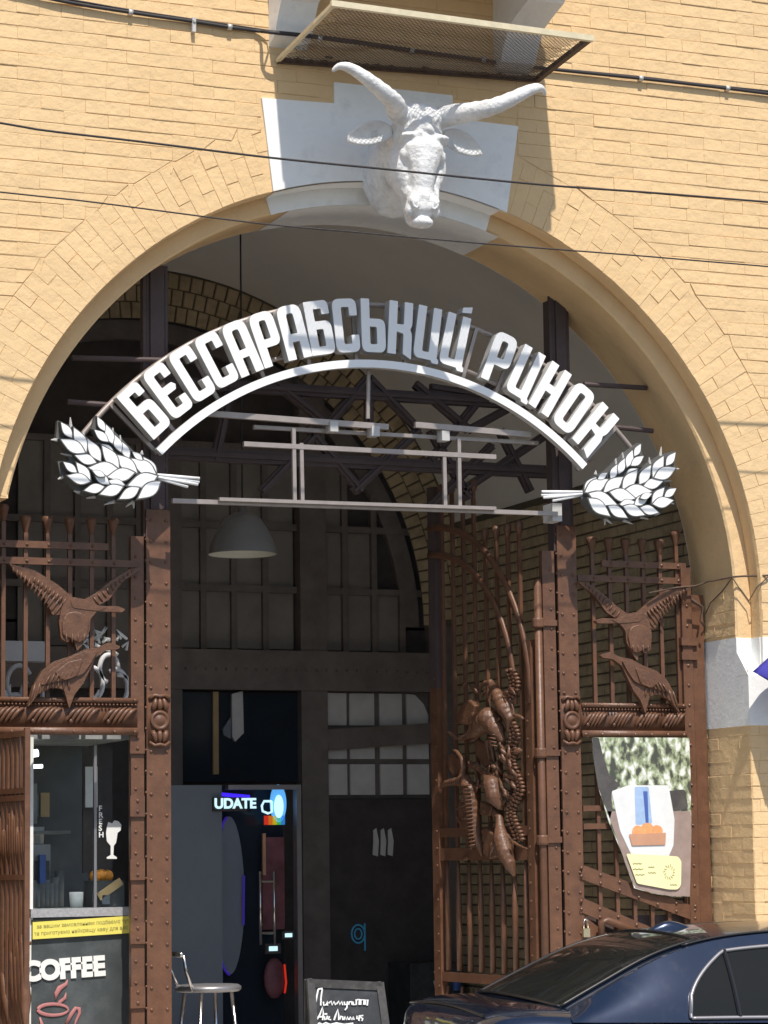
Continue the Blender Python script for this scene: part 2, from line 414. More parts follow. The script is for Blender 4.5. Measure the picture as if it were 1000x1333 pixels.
def lay(pieces, parent, mt, depfn, limit, jit=.0012, tiltfn=lambda: 0.0, bev=.004, name='brick', rest='brickwork'):
    sc = sorted(range(len(pieces)), key=lambda i: -in_view(*pieces[i]))
    cache = {}
    big = set(sc[:limit]); restmb = MB()
    for i, (c4, n) in enumerate(pieces):
        if i in big and in_view(c4, n) > 0:
            c = sum(c4, Vector())/4; loc = [p-c for p in c4]
            w0 = (c4[1]-c4[0]).length; key = None
            same = abs(w0-(c4[2]-c4[3]).length) < 1e-5
            if same and (abs(w0-(BL-.0006)) < 1e-4 or abs(w0-(.13-.0006)) < 1e-4): key = (round(w0,3), tuple(round(v,2) for v in n), random.randrange(10))
            me = cache.get(key) if key else None
            if me is None:
                v, f = brick_verts(loc, n, depfn(), bev, tiltfn(), jit); m = MB(); m.add(v, f); me = m.mesh(name, mt)
                if key: cache[key] = me
            o = link(name, me, parent, loc=c+n*random.uniform(-.0012,.0012))
            o.rotation_euler = (0, random.uniform(-.004,.004), 0)
        else:
            v, f = brick_verts(c4, n, depfn(), bev, tiltfn(), jit); restmb.add(v, f)
    if restmb.v: restmb.build(rest, mt, parent, kind='stuff')
lay(pieces, bld, 'ochre', lambda: random.choice((.0,.0005,.001,.001,.0015,.003)), 300, tiltfn=lambda: random.choice((0,0,.0,.01,.02,.04,-.008)), bev=(.0010,.0032), jit=.0020)
# ---- arch ring bricks
vous = []
NV = 98
for i in range(NV):
    a0 = PI*i/NV+.0004; a1 = PI*(i+1)/NV-.0004
    rows = [(R1+.002,2.56),(2.565,REX-.003)] if i % 2 else [(R1+.002,2.685),(2.69,REX-.003)]
    for ra, rb in rows:
        am = (a0+a1)/2; xm, zm = (ra+rb)/2*math.cos(am), ZC+(ra+rb)/2*math.sin(am)
        if abs(xm) < .81: continue
        # stop against the keystone
        c4 = [Vector((r*math.cos(a),0,ZC+r*math.sin(a))) for r, a in ((ra,a1),(ra,a0),(rb,a0),(rb,a1))]
        vous.append((c4, Vector((0,-1,0))))
lay(vous, bld, 'ochre', lambda: random.choice((.0,.0002,.0004,.0009)), 300, bev=(.0022,.0008), name='arch_brick', rest='arch_brickwork', tiltfn=lambda: random.choice((0,0,.02)))
# filling between arch ring and keystone
for s in (-1,1):
    e = [(.75,5.485),(.815,6.0)]
# ---- white keystone, bands, balcony
kb = [(p.x, p.z) for p in arcpts((0,ZC), R1-.001, -17.9, 17.9, 20, 0)]
mb = MB(); mb.plate([(-.82,6.043)]+kb+[(.84,6.033),(.405,6.04),(.405,6.182),(-.364,6.185),(-.364,6.055)], -.014, .03); mb.build('keystone', 'plaster_white', bld)
mb = MB(); profile_ring(mb, [(R1-.010,-.013),(R1-.010,D1-.004),(R2-.003,D1-.004)], -17.9, 16.8, 24, None)
profile_ring(mb, [(R2-.004,D1-.004),(R2-.004,D2+.002)], -15.0, 19.0, 24, None); mb.build('keystone_soffit', 'plaster_white', bld)
mb = MB(); mb.box(-XE, -XJL+.005, -.005, .02, ZB0, ZB1); mb.build('impost_band', 'plaster_white', bld)
for s in (1,):
    mb = MB(); t = .005
    X = lambda v: s*v
    mb.box(*sorted((s*(R2-t), s*XE)), -t, .02, ZB0, ZST-.03)
    mb.box(*sorted((s*(R1-t), s*XE)), -t, .02, ZST-.03, ZB1)
    mb.box(*sorted((s*(R2-t), s*(R2+.03))), .02, .60, ZB0, ZST-.032)
    mb.box(*sorted((s*(R2-t), s*(R2+.03))), D1-t, .60, ZST-.032, ZB1+.004)
    mb.box(*sorted((s*(R2+.03), s*(R1+.03))), D1-t, D1+.03, ZST-.03, ZB1+.002)
    mb.box(*sorted((s*(R1-.011), s*(R1+.03))), .0195, D1-t, ZST-.03, ZB1+.001)
    mb.add([(s*(R2-t),-t+.0005,ZST-.031),(s*(R1+.012),-t+.0005,ZST-.031),(s*(R1+.012),D1-t,ZST+.12),(s*(R2-t),D1-t,ZST+.12),(s*(R2-t),D1-t,ZST-.03)],[(0,1,2,3),(0,3,4)])
    mb.build('impost_band', 'plaster_white', bld)
# balcony: slab with canted front on two consoles
bal = MB()
SL = [(-.79,0),(-.79,-.97),(-.50,-1.13),(.56,-1.13),(.94,-.97),(.94,0)]
bal.prism(SL, lambda p: (p[0],p[1],6.98), lambda p: (p[0],p[1],7.16))
bal.prism([(x*1.03,y*1.03) for x, y in SL], lambda p: (p[0],p[1],7.162), lambda p: (p[0],p[1],7.22))
bal.box(-.40,.66,-.95,-.93,6.95,6.98); bal.box(-.40,.66,-.10,-.08,6.95,6.98); bal.box(-.42,-.40,-.95,-.08,6.95,6.98); bal.box(.66,.68,-.95,-.08,6.95,6.98)
b = bal.build('balcony', 'ochre', bld)
for x0, x1 in ((-.77,-.54),(.69,.92)):
    pr = [(0,6.36),(-.10,6.40),(-.16,6.50),(-.22,6.58),(-.34,6.62),(-.50,6.66),(-.62,6.74),(-.66,6.86),(-.66,6.975),(0,6.975)]
    m = MB(); m.prism(pr, lambda p: (x0,p[0],p[1]), lambda p: (x1,p[0],p[1]))
    m.box(x0-.012,x1+.012,-.72,.0,6.88,6.977); m.build('bracket', 'plaster_white', b)
rl = MB()
for i in range(16):
    t = i/15; rl.bar((lerp(-.45,.5,t),-1.09,7.2),(lerp(-.45,.5,t),-1.09,8.05),.018,.018)
rl.bar((-.48,-1.09,8.05),(.54,-1.09,8.05),.05,.04); rl.bar((.54,-1.09,8.05),(.92,-.95,8.05),.05,.04); rl.bar((-.48,-1.09,8.05),(-.77,-.95,8.05),.05,.04)
rl.bar((.92,-.95,8.05),(.92,0,8.05),.05,.04); rl.bar((-.77,-.95,8.05),(-.77,0,8.05),.05,.04); rl.build('railing', 'iron_dark', b)

# ---- wire guard under the balcony
g = thing('wire_guard', (.1,0,6.33), 'rusty wire mesh guard in a cream frame under the balcony', 'mesh guard')
A0, A1 = Vector((-.722,-.02,6.276)), Vector((.969,-.02,6.336))
C0, C1 = U(435,5,-.85), U(768,50,-.85)
m = MB(); m.bar(C0-Vector((.02,0,0)), C1+Vector((.02,0,0)), .034, .03); m.build('front_bar', 'frame_cream', g)
m = MB(); m.bar(A0, C0, .024, .022, (0,0,1)); m.build('side_bar', 'frame_cream', g)
m = MB(); m.bar(A1, C1, .034, .03, (0,0,1)); m.build('side_bar', 'rust', g)
m = MB(); m.bar(A0, A1, .03, .025); m.build('back_bar', 'rust', g)
m = MB(); NW = 60
def gp(u, v): return (A0.lerp(A1,u)).lerp(C0.lerp(C1,u), v)+Vector((0,0,-.03*math.sin(PI*u)*math.sin(PI*v)))
for i in range(-NW//2, NW+1):
    for sg in (1, -1):
        pts = []
        for k in range(9):
            v = k/8; u = i/NW+sg*v*.5+(0 if sg > 0 else .0)
            if 0 <= u <= 1: pts.append(gp(u, v))
        if len(pts) > 1: m.tube(pts, .0019, 3)
    if i+NW//2 > NW: pass
for i in range(NW, NW+NW//2):
    pts = [gp(i/NW-.5*k/8, k/8) for k in range(9) if 0 <= i/NW-.5*k/8 <= 1]
    if len(pts) > 1: m.tube(pts, .0019, 3)
m.build('wire_mesh', 'rust', g, kind='stuff')
m = MB()
for i in range(50):
    p = gp(random.random(), abs(random.gauss(.0,.05))+.01); m.ball(p+Vector((0,0,.004)), (random.uniform(.008,.03),random.uniform(.006,.02),.006), 6, 4)
m.build('debris', 'rust', g, kind='stuff')

# ================================================================== bull head
bull = thing('bull_head_sculpture', (0,0,5.6), 'white plaster bull head with spreading horns on the keystone', 'sculpture')
m = MB()
def chain(m, pts, steps=5):
    for (p, r), (q, t) in zip(pts[:-1], pts[1:]):
        for i in range(steps+1):
            u = i/steps; m.ball(Vector(p).lerp(Vector(q), u), tuple(lerp(a, b, u) for a, b in zip(r, t)), 12, 8)
chain(m, [((0,.0,5.66),(.22,.12,.26)),((0,-.20,5.71),(.195,.13,.21)),((0,-.38,5.79),(.18,.12,.14))], 4)
chain(m, [((0,-.42,5.80),(.165,.10,.12)),((-.004,-.465,5.69),(.150,.10,.09)),((-.010,-.480,5.58),(.100,.085,.08)),((-.018,-.480,5.45),(.074,.068,.08)),((-.024,-.475,5.355),(.102,.085,.066))], 4)
chain(m, [((0,-.28,5.60),(.14,.13,.13)),((-.01,-.36,5.43),(.088,.09,.09)),((-.020,-.42,5.31),(.080,.07,.05))], 4)
NX = -.024
for s in (-1,1):
    m.ball((s*.105,-.495,5.755),(.070,.050,.024)); m.ball((s*.135,-.470,5.735),(.040,.045,.022)); m.ball((s*.128,-.46,5.655),(.034,.045,.045)); m.ball((s*.11,-.43,5.885),(.085,.08,.065))
    m.ball((NX+s*.066,-.525,5.372),(.038,.036,.048)); m.ball((NX+s*.092,-.50,5.330),(.024,.038,.034))
    chain(m, [((s*.140,-.36,5.60),(.06,.11,.12)),((s*.078,-.40,5.46),(.042,.08,.06))], 3)
    for t in range(5): m.ball((s*(.150-.014*t),-.38-.02*t,5.56-.035*t),(.014,.03,.05),8,6)
m.ball((NX,-.495,5.272),(.076,.058,.032)); m.ball((NX,-.53,5.405),(.05,.03,.03))
rr = random.Random(3)
for i in range(60):                      # curly poll
    a, bq = rr.uniform(-1,1), rr.random()
    m.ball((a*.130*(1-.35*bq), -.44-.075*math.cos(a*1.3)-.03*bq+.03*(1-bq), 5.955-.17*bq-.03*abs(a)), rr.uniform(.014,.030), 8, 6)
for i in range(8):
    a = i/7*2-1; m.ball((a*.10,-.44,5.945-.02*abs(a)),(.04,.05,.035),8,6)
m.v = [(x*(.90 if z > 5.45 else .93), y, z if z > 5.5 else z-.02*(5.5-z)/.2) for x, y, z in m.v]
h = m.build('head', 'sculpture', bull, smooth=True); organic(h, .0085, 2)
for s in (-1, 1):                        # horns
    pts = [((s*.10,-.40,5.895),.060),((s*.155,-.47,5.905),.060),((s*.205,-.565,5.90),.056),((s*.26,-.66,5.895),.051),((s*.33,-.735,5.905),.046),((s*.42,-.775,5.945),.040),((s*.51,-.785,5.995),.034),((s*.585,-.78,6.03),.027),((s*.635,-.76,6.035),.018),((s*.665,-.74,6.01),.008)]
    m = MB(); P = [Vector(p) for p, r in pts]; R = [r for p, r in pts]; PP = []; RR = []
    for i in range(len(P)-1):
        p0, p1, p2, p3 = P[max(i-1,0)], P[i], P[i+1], P[min(i+2,len(P)-1)]
        for k in range(3):
            t = k/3; PP.append(.5*((2*p1)+(p2-p0)*t+(2*p0-5*p1+4*p2-p3)*t*t+(3*p1-p0-3*p2+p3)*t**3)); RR.append(lerp(R[i],R[i+1],t)*(1.06+.05*math.sin(9*(i+t))))
    PP.append(P[-1]); RR.append(R[-1]); m.tube(PP, RR, 14, up=(0,0,1)); m.build('horn', 'sculpture', bull, smooth=True)
    m = MB()                             # ears: cupped leaf
    rows = []
    for i in range(9):
        t = i/8; wd = .074*math.sin(PI*min(1,(t*.86+.10)))**.7
        c = Vector((s*(.16+.27*t), -.40+.03*t, 5.80-.06*t*t))
        rows.append([c+Vector((0, -.03*(1-abs(k/3-1)**2)*(-1)*math.sin(PI*t), (k/3-1)*wd)) for k in range(7)])
    m.sheet(rows); e = m.build('ear', 'sculpture', bull, smooth=True)
    so = e.modifiers.new('s','SOLIDIFY'); so.thickness = .022; so.offset = 0
    sb = e.modifiers.new('b','SUBSURF'); sb.levels = 1; baked(e)
    m = MB()
    ring = [Vector((NX+s*(.064+.010*math.sin(t*PI/5))+.016*math.cos(t*PI/5), -.548, 5.350+.030*math.sin(t*PI/5))) for t in range(11)]
    m.tube(ring, .009, 8); m.build('nostril', 'sculpture', bull, smooth=True)
    m = MB(); m.ball((s*.126,-.480,5.668),(.013,.016,.013)); m.build('eye', 'sculpture', bull, smooth=True)

# ================================================================== arched sign
SC, YS = (0.0, 2.64), .20
sign = thing('arched_sign', (0,YS,3.7), 'arched metal sign of white raised Cyrillic letters between two wheat ears', 'sign')
W_, T_ = .58, .205
def fillet(poly):
    out = []; n = len(poly)
    for i, p in enumerate(poly):
        r = p[2] if len(p) > 2 else .012
        a, c, b = Vector(poly[i-1][:2]), Vector(p[:2]), Vector(poly[(i+1)%n][:2])
        da, db = (a-c), (b-c); r = min(r, da.length*.48, db.length*.48)
        p0, p1 = c+da.normalized()*r, c+db.normalized()*r
        k = 6 if r > .05 else 2
        for j in range(k+1):
            t = j/k; out.append(((1-t)**2*p0.x+2*t*(1-t)*c.x+t*t*p1.x, (1-t)**2*p0.y+2*t*(1-t)*c.y+t*t*p1.y))
    return out
w_, t_ = W_, T_; q = .16
GL = {
 'Б': [[(0,0),(w_,0,q),(w_,.62,q),(t_,.62,.03),(t_,.85),(w_-t_+.02,.85,.02),(w_-t_+.02,.74,.03),(w_,.74,.02),(w_,1,q),(0,1)], [(t_,.15),(w_-t_,.15,.03),(w_-t_,.47,.03),(t_,.47)]],
 'Е': [[(0,0,q),(w_,0,q),(w_,.29,.02),(w_-t_+.02,.29,.02),(w_-t_+.02,.155,.02),(t_,.155,.03),(t_,.435),(w_-.12,.435),(w_-.06,.51),(w_-.12,.585),(t_,.585),(t_,.845,.03),(w_-t_+.02,.845,.02),(w_-t_+.02,.71,.02),(w_,.71,.02),(w_,1,q),(0,1,q)]],
 'С': [[(0,0,q),(w_,0,q),(w_,.32,.02),(w_-t_+.02,.32,.02),(w_-t_+.02,.155,.02),(t_,.155,.03),(t_,.845,.03),(w_-t_+.02,.845,.02),(w_-t_+.02,.68,.02),(w_,.68,.02),(w_,1,q),(0,1,q)]],
 'А': [[(0,0),(t_,0),(t_,.32),(w_-t_,.32),(w_-t_,0),(w_,0),(w_,1,.2),(0,1,.2)], [(t_,.47),(w_-t_,.47),(w_-t_,.85,.05),(t_,.85,.05)]],
 'Р': [[(0,0),(t_,0),(t_,.35),(w_,.35,q),(w_,1,.2),(0,1,.2)], [(t_,.50),(w_-t_,.50,.03),(w_-t_,.85,.05),(t_,.85,.05)]],
 'Ь': [[(0,0,q),(w_,0,q),(w_,.63,q),(t_,.63),(t_,1),(0,1)], [(t_,.15,.03),(w_-t_,.15,.03),(w_-t_,.48,.04),(t_,.48)]],
 'К': [[(0,0),(t_,0),(t_,.43),(w_-t_,.40,.03),(w_-t_,.02),(w_,-.07),(w_,.41,.05),(w_-.05,.49),(w_,.57,.05),(w_,1),(w_-t_,1),(w_-t_,.57,.03),(t_,.57),(t_,1),(0,1)]],
 'И': [[(0,0,q),(w_-.14,0),(w_-.10,-.05),(w_+.05,-.05),(w_+.05,.02),(w_,.06),(w_,1),(w_-t_,1),(w_-t_,.14,.03),(t_,.14,.04),(t_,1),(0,1)]],
 'Н': [[(0,0),(t_,0),(t_,.42),(w_-t_,.42),(w_-t_,0),(w_,0),(w_,1),(w_-t_,1),(w_-t_,.58),(t_,.58),(t_,1),(0,1)]],
 'О': [[(0,0,.2),(w_,0,.2),(w_,1,.2),(0,1,.2)], [(t_,.16,.05),(w_-t_,.16,.05),(w_-t_,.84,.05),(t_,.84,.05)]],
}
GL['Й'] = GL['И']
def extrude_loops(loops, fmap, y0, y1):
    # returns mesh: white front, grey returns
    me = bpy.data.meshes.new('letter'); bm = bmesh.new(); ring = []
    for lp in loops:
        vs = [bm.verts.new(fmap(p, y0)) for p in lp]; ring.append(vs)
        for a, b in zip(vs, vs[1:]+vs[:1]): bm.edges.new((a, b))
    bmesh.ops.triangle_fill(bm, use_beauty=True, use_dissolve=False, edges=bm.edges[:], normal=(0,-1,0))
    for f in bm.faces: f.material_index = 0; f.smooth = False
    front = bm.faces[:]
    for lp, vs in zip(loops, ring):
        bs = [bm.verts.new(fmap(p, y1)) for p in lp]
        for i in range(len(lp)):
            j = (i+1) % len(lp); f = bm.faces.new((vs[i], bs[i], bs[j], vs[j])); f.material_index = 1
    bm.normal_update()
    bmesh.ops.recalc_face_normals(bm, faces=bm.faces[:])
    bm.to_mesh(me); bm.free(); me.materials.append(MAT['sign_white']); me.materials.append(MAT['sign_side']); return me
LET = 'БЕССАРАБСЬКИЙРИНОК'
ANG = [-43.5,-38.5,-33.6,-28.9,-24.2,-19.6,-15.0,-10.5,-5.9,-1.2,3.5,8.3,13.2,21.6,26.6,31.7,36.9,42.0]
HL = .324
for ch, an in zip(LET, ANG):
    a = math.radians(an); er = Vector((math.sin(a),0,math.cos(a))); et = Vector((math.cos(a),0,-math.sin(a)))
    def fm(p, y): 
        v = Vector((SC[0],0,SC[1]))+er*(1.978+p[1]*HL)+et*((p[0]-W_/2)*HL*.82); return (v.x, y, v.z)
    loops = [fillet(l) for l in GL[ch]]
    o = link('letter', extrude_loops(loops, fm, YS, YS+.075), sign)
    if ch == 'Й':
        lp = [fillet([(.33,1.06),(.56,1.10),(.56,1.22),(.33,1.16)])]
        link('letter_accent', extrude_loops(lp, fm, YS, YS+.075), o)
def arc_strip(m, R0, Ra, a0, a1, y0, y1, n=60):
    A, B = arcpts(SC, R0, a0, a1, n, y0), arcpts(SC, Ra, a0, a1, n, y0)
    C, D = arcpts(SC, R0, a0, a1, n, y1), arcpts(SC, Ra, a0, a1, n, y1)
    m.mi = 0; m.sheet([A,B]); m.mi = 1; m.sheet([A,C]); m.sheet([B,D]); m.sheet([C,D]); m.add([A[0],B[0],D[0],C[0]],[(0,1,2,3)]); m.add([A[-1],B[-1],D[-1],C[-1]],[(0,1,2,3)])
m = MB(); arc_strip(m, 1.885, 1.932, -46.5, 45.0, YS, YS+.05); m.build('underline', ['sign_white','sign_side'], sign)
m = MB(); m.tube(arcpts(SC, 2.292, -53, 52, 70, YS+.115), .017, 8); m.build('support_tube', 'sign_tube', sign, smooth=True)
m = MB(); m.tube(arcpts(SC, 2.02, -46, 46, 60, YS+.115), .014, 8); m.build('support_tube', 'sign_tube', sign, smooth=True)
for an in (-46,-41,-31,-21.5,-12.5,-3.5,5.8,17.2,24,29,39.5,45):
    a = math.radians(an); er = Vector((math.sin(a),0,math.cos(a))); c = Vector((SC[0],YS+.10,SC[1]))
    m = MB(); m.bar(c+er*1.90, c+er*2.29, .022, .022); m.build('strut', 'sign_tube', sign)
YF = .30
def pbar(name, p, q, wdt, dep, mt='sign_tube', Y=YF, par=sign):
    m = MB(); m.bar(U(*p,Y), U(*q,Y), wdt, dep); return m.build(name, mt, par)
pbar('cross_bar', (224,652), (725,669), .026, .03)
pbar('cross_bar', (285,650), (645,662), .020, .03, Y=YF-.035)
pbar('cross_bar', (317,578), (645,595), .028, .028)
pbar('cross_bar', (265,538), (505,556), .034, .03); pbar('cross_bar', (330,556), (700,577), .022, .03, Y=YF+.06)
pbar('cross_bar', (540,553), (690,566), .034, .03)
for x0, yt, yb in ((382,558,657),(392,577,657),(578,592,664),(597,571,665)):
    pbar('upright', (x0,yt), (x0+1.5,yb), .022, .022)
for x, y in ((433,556),(578,568),(487,562)):
    m = MB(); p = U(x,y,YF); m.box(p.x-.025,p.x+.025,YF-.03,YF+.05,p.z-.03,p.z+.03); m.build('clamp', 'sign_side', sign)
m = MB(); m.tube([U(480,470,YF), U(479,545,YF)], .013, 8); m.build('hanger', 'sign_tube', sign)
for px in ((94,466,260,470),(88,523,140,527),(760,500,842,505),(800,556,850,561)):
    m = MB(); m.tube([U(px[0],px[1],.36), U(px[2],px[3],.36)], .016, 8); m.build('tie_bar', 'iron_dark', sign)
m = MB(); m.box(1.17,1.235,.30,.43,3.66,3.77); m.build('bracket', 'sign_side', sign)
# wheat ears
GR = [(690,425,600,305),(690,425,520,315),(600,330,530,275),(515,325,465,210),(570,415,420,290),(465,285,415,165),(420,285,330,230),(410,235,365,105),(385,220,290,140),(360,155,310,60),(450,390,335,235),(335,345,245,195),(310,350,165,300),(245,290,160,125),(240,290,75,200),(155,200,80,95),(450,395,245,380),(545,410,360,440),(685,430,485,495),(480,490,365,462),(385,490,270,400),(265,465,170,345),(180,415,90,345),(265,470,110,430),(350,500,215,525),(465,500,310,550),(565,505,430,580),(695,465,545,580),(350,440,265,400)]
BP = [(705,430),(600,290),(545,270),(470,190),(400,120),(310,50),(285,130),(330,210),(300,225),(250,180),(160,115),(75,80),(65,190),(130,290),(150,330),(75,335),(95,430),(210,535),(310,560),(430,592),(545,590),(640,540),(700,475)]
def wp(x, y): 
    p = U(60+x/4.762, 530+y/4.762, YS); return p.x, p.z
for s in (-1, 1):
    def mir(p): return (p[0] if s < 0 else 1.955-(1.965+p[0])*1.09, p[1]+(0 if s < 0 else .012))
    m = MB(); m.plate([mir(wp(*p)) for p in BP], YS+.012, YS+.05); ear = m.build('wheat_ear', 'sign_edge', sign)
    for k, (x0,y0,x1,y1) in enumerate(GR):
        a, b = Vector(mir(wp(x0,y0))), Vector(mir(wp(x1,y1))); d = b-a; L = d.length; nrm = Vector((-d.y,d.x)).normalized()
        wd = min(.088, max(.036, L*.43)); pts = []
        NS = 8
        prof = [0,.42,.78,.98,1.0,.86,.60,.30,0]
        for i in range(NS+1): pts.append(a+d*(i/NS)*1.0+nrm*wd*.5*prof[i])
        for i in range(NS-1,0,-1): pts.append(a+d*(i/NS)-nrm*wd*.5*prof[i])
        dz = .0022*k
        m = MB(); m.mi = 0
        c = (a+b)/2
        ins = [(c+(p-c)*.90) for p in pts]
        m.plate([(p.x,p.y) for p in ins], YS-.001-dz, YS+.012); m.build('grain', 'sign_white', ear)
        m = MB(); m.plate([(p.x,p.y) for p in [c+(p-c)*1.05 for p in pts]], YS+.000-dz, YS+.013); m.build('grain_edge', 'sign_edge', ear)
    for (x0,y0,x1,y1) in ((160,125,155,60),(235,185,240,140),(415,165,420,125),(465,210,465,170),(75,200,35,200),(165,300,95,285),(110,430,78,445),(215,525,175,517),(310,550,255,562),(430,580,365,603),(545,580,500,615),(600,290,600,265),(545,575,550,625)):
        a, b = mir(wp(x0,y0)), mir(wp(x1,y1)); m = MB(); m.tube([(a[0],YS+.02,a[1]),(b[0],YS+.015,b[1])], [.012,.003], 6); m.build('awn', 'sign_side', ear)
    for k, (y0, y1, x1) in enumerate(((418,440,955),(425,462,955),(432,478,945),(438,492,885))):
        a, b = mir(wp(695,y0)), mir(wp(x1,y1)); m = MB(); m.tube([(a[0],YS+.01+.006*(k%2),a[1]),((a[0]*.6+b[0]*.4),YS+.008+.006*(k%2),(a[1]*.58+b[1]*.42)),(b[0],YS+.01+.006*(k%2),b[1])], .0085, 8); m.build('stalk', 'sign_white', ear, smooth=True)

# ================================================================== porch interior
YBK, XW = 4.9, 2.58
VC, VR = 3.43, 2.72
pch = thing('porch_vault', (0,2.8,3.4), 'grey plastered barrel vault over the entrance porch', 'vault')
m = MB(); rows = [[tuple(p) for p in arcpts((0,VC), VR, -90, 90, 60, y)] for y in (D2,1.6,2.6,3.6,YBK+.2)]; m.sheet(rows); m.build('vault', 'plaster_grey', pch, smooth=True)
m = MB()
A, B = arcpts((0,ZC), R2, -90, 90, 60, D2+.004), arcpts((0,VC), VR+.05, -90, 90, 60, D2+.004); m.sheet([A,B])
for s in (-1,1): m.box(*sorted((s*(R2+.002), s*(XW+.4))), D2+.004, D2+.02, 0, VC)
m.build('inner_face', 'plaster_grey', pch)
m = MB()
for s in (1,): m.box(XW-.10, XW+.2, 3.3, 4.3, 3.30, 3.34)
for s, nm in ((1,'right'),(-1,'left')):
    wl = thing('porch_wall', (s*XW,2.8,.12), ('bare brick porch side wall behind the open gate leaf' if s > 0 else 'bare brick porch side wall behind the coffee kiosk'), 'brick wall')
    m = MB(); m.box(*sorted((s*(XW+.006), s*(XW+.3))), D2+.02, YBK+.3, .12, 4.26); m.build('mortar_core', 'inner_mortar', wl)
    ps = []
    for k in range(2, int(4.26/.078)):
        z0, z1 = k*.078+.006, (k+1)*.078-.006
        y = D2+.03-(.13 if k % 2 else 0)
        while y < YBK:
            a, b = max(y+.005, D2+.03), min(y+.26-.005, YBK)
            if b-a > .03: ps.append(([Vector((s*XW,a,z0)),Vector((s*XW,b,z0)),Vector((s*XW,b,z1)),Vector((s*XW,a,z1))], Vector((-s,0,0))))
            y += .26
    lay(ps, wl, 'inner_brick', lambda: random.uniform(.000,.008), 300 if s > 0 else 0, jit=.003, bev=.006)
# back wall: brick arch, glazed screen
scr = thing('glazed_screen', (0,YBK,.12), 'dark glazed market screen with grid of panes at the back of the porch', 'glazed screen')
AR0, AR1 = VR-.40, VR-.02
m = MB(); m.sheet([arcpts((0,VC), AR0, -90, 90, 60, YBK+.03), arcpts((0,VC), VR+.02, -90, 90, 60, YBK+.03)]); m.build('arch_backing', 'inner_mortar', scr)
ps = []; NA = 84
for i in range(NA):
    a0, a1 = PI*i/NA+.003, PI*(i+1)/NA-.003
    for ra, rb in ((AR0+.004,AR0+.125),(AR0+.135,AR0+.255),(AR0+.265,AR1)):
        o_ = (PI/NA/2 if ra > AR0+.1 and ra < AR0+.2 else 0)
        ps.append(([Vector((r*math.cos(a+o_),YBK+.02,VC+r*math.sin(a+o_))) for r, a in ((ra,a1),(ra,a0),(rb,a0),(rb,a1))], Vector((0,-1,0))))
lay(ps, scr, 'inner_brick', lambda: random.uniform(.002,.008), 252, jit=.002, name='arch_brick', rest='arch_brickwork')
YG = YBK+.16
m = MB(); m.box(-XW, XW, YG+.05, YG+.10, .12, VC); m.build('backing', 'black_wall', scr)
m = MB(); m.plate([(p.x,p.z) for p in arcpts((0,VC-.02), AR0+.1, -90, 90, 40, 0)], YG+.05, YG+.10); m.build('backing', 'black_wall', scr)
m = MB(); m.prism([0], lambda p: (0,0,0), lambda p: (0,0,0)) if False else None
m = MB(); C0_, C1_ = arcpts((0,VC), AR0-.14, -90, 90, 50, YG-.02), arcpts((0,VC), AR0+.01, -90, 90, 50, YG-.02)
D0_ = arcpts((0,VC), AR0-.14, -90, 90, 50, YG+.04); m.sheet([C0_,C1_]); m.sheet([C0_,D0_]); m.build('arch_frame', 'frame_dark', scr)
def gx(px): return U(px, 850, YG).x
def gz(py, px=400): return U(px, py, YG).z
def sbox(name, x0, x1, z0, z1, y0, y1, mt, par=scr):
    m = MB(); m.box(min(x0,x1),max(x0,x1),y0,y1,min(z0,z1),max(z0,z1)); return m.build(name, mt, par)
# posts and mullions
sbox('post', gx(386), gx(420), .12, 5.6, YG-.10, YG+.04, 'frame_dark')
sbox('post', gx(556), gx(585), .12, 4.2, YG-.10, YG+.04, 'frame_dark')
sbox('post', gx(214), gx(232), .12, 5.4, YG-.10, YG+.04, 'frame_dark')
zt, zm_, zb = gz(688), gz(769), gz(849)
bays = [[232,264,304,345,386],[420,449,487,523,556]]
lefts = [20,60,100,142,180,214]
for bay in bays+[lefts]:
    for i in range(len(bay)-1):
        x0, x1 = gx(bay[i]), gx(bay[i+1])
        for z0, z1 in ((zb,zm_),(zm_,zt),(zt,zt+.62)):
            cz, cx = max(z0,z1), max(abs(x0),abs(x1))
            if cz > VC and math.hypot(cx, cz-VC) > AR0-.1: continue
            sbox('pane', x0+.02, x1-.02, z0+.02, z1-.02, YG+.01, YG+.03, 'pane_dim')
    for b_ in bay[1:-1]:
        x = gx(b_); sbox('mullion', x-.024, x+.024, zb, min(zt+.62, VC+math.sqrt(max(.01,(AR0-.1)**2-x*x))), YG-.03, YG+.03, 'frame_dark')
for z in (zm_, zt, zt+.62): sbox('transom', -XW+.3, gx(556), z-.025, z+.025, YG-.025, YG+.028, 'frame_dark')
sbox('transom_beam', -XW, XW, gz(900), gz(849), YG-.12, YG+.05, 'frame_dark')
m = MB()
for px in range(236, 556, 13): m.ball((gx(px), YG-.122, gz(874)), .014, 6, 4)
m.build('rivets', 'frame_dark', scr, kind='stuff')
for px0, px1 in ((423,449),(453,485),(492,521),(527,555)):
    for y0, y1 in ((902,944),(966,988),(995,1035)):
        if px0 == 527 and y0 == 902:
            m = MB(); m.plate([(gx(527),gz(944)),(gx(555),gz(944)),(gx(555),gz(930)),(gx(549),gz(915)),(gx(538),gz(903)),(gx(527),gz(902))], YG-.02, YG+.0); m.build('pane', 'pane_pale', scr)
        else: sbox('pane', gx(px0), gx(px1), gz(y1), gz(y0), YG-.02, YG, 'pane_pale')
sbox('window_frame', gx(420), gx(557), gz(1040), gz(898), YG+.005, YG+.04, 'frame_dark')
m = MB(); m.bar((gx(420),YG-.08,gz(964)),(gx(557),YG-.08,gz(954)),.16,.04); m.build('tilted_bar', 'frame_dark', scr)
sbox('lower_wall', gx(392), XW, .12, gz(1041), YG-.05, YG+.04, 'black_wall')
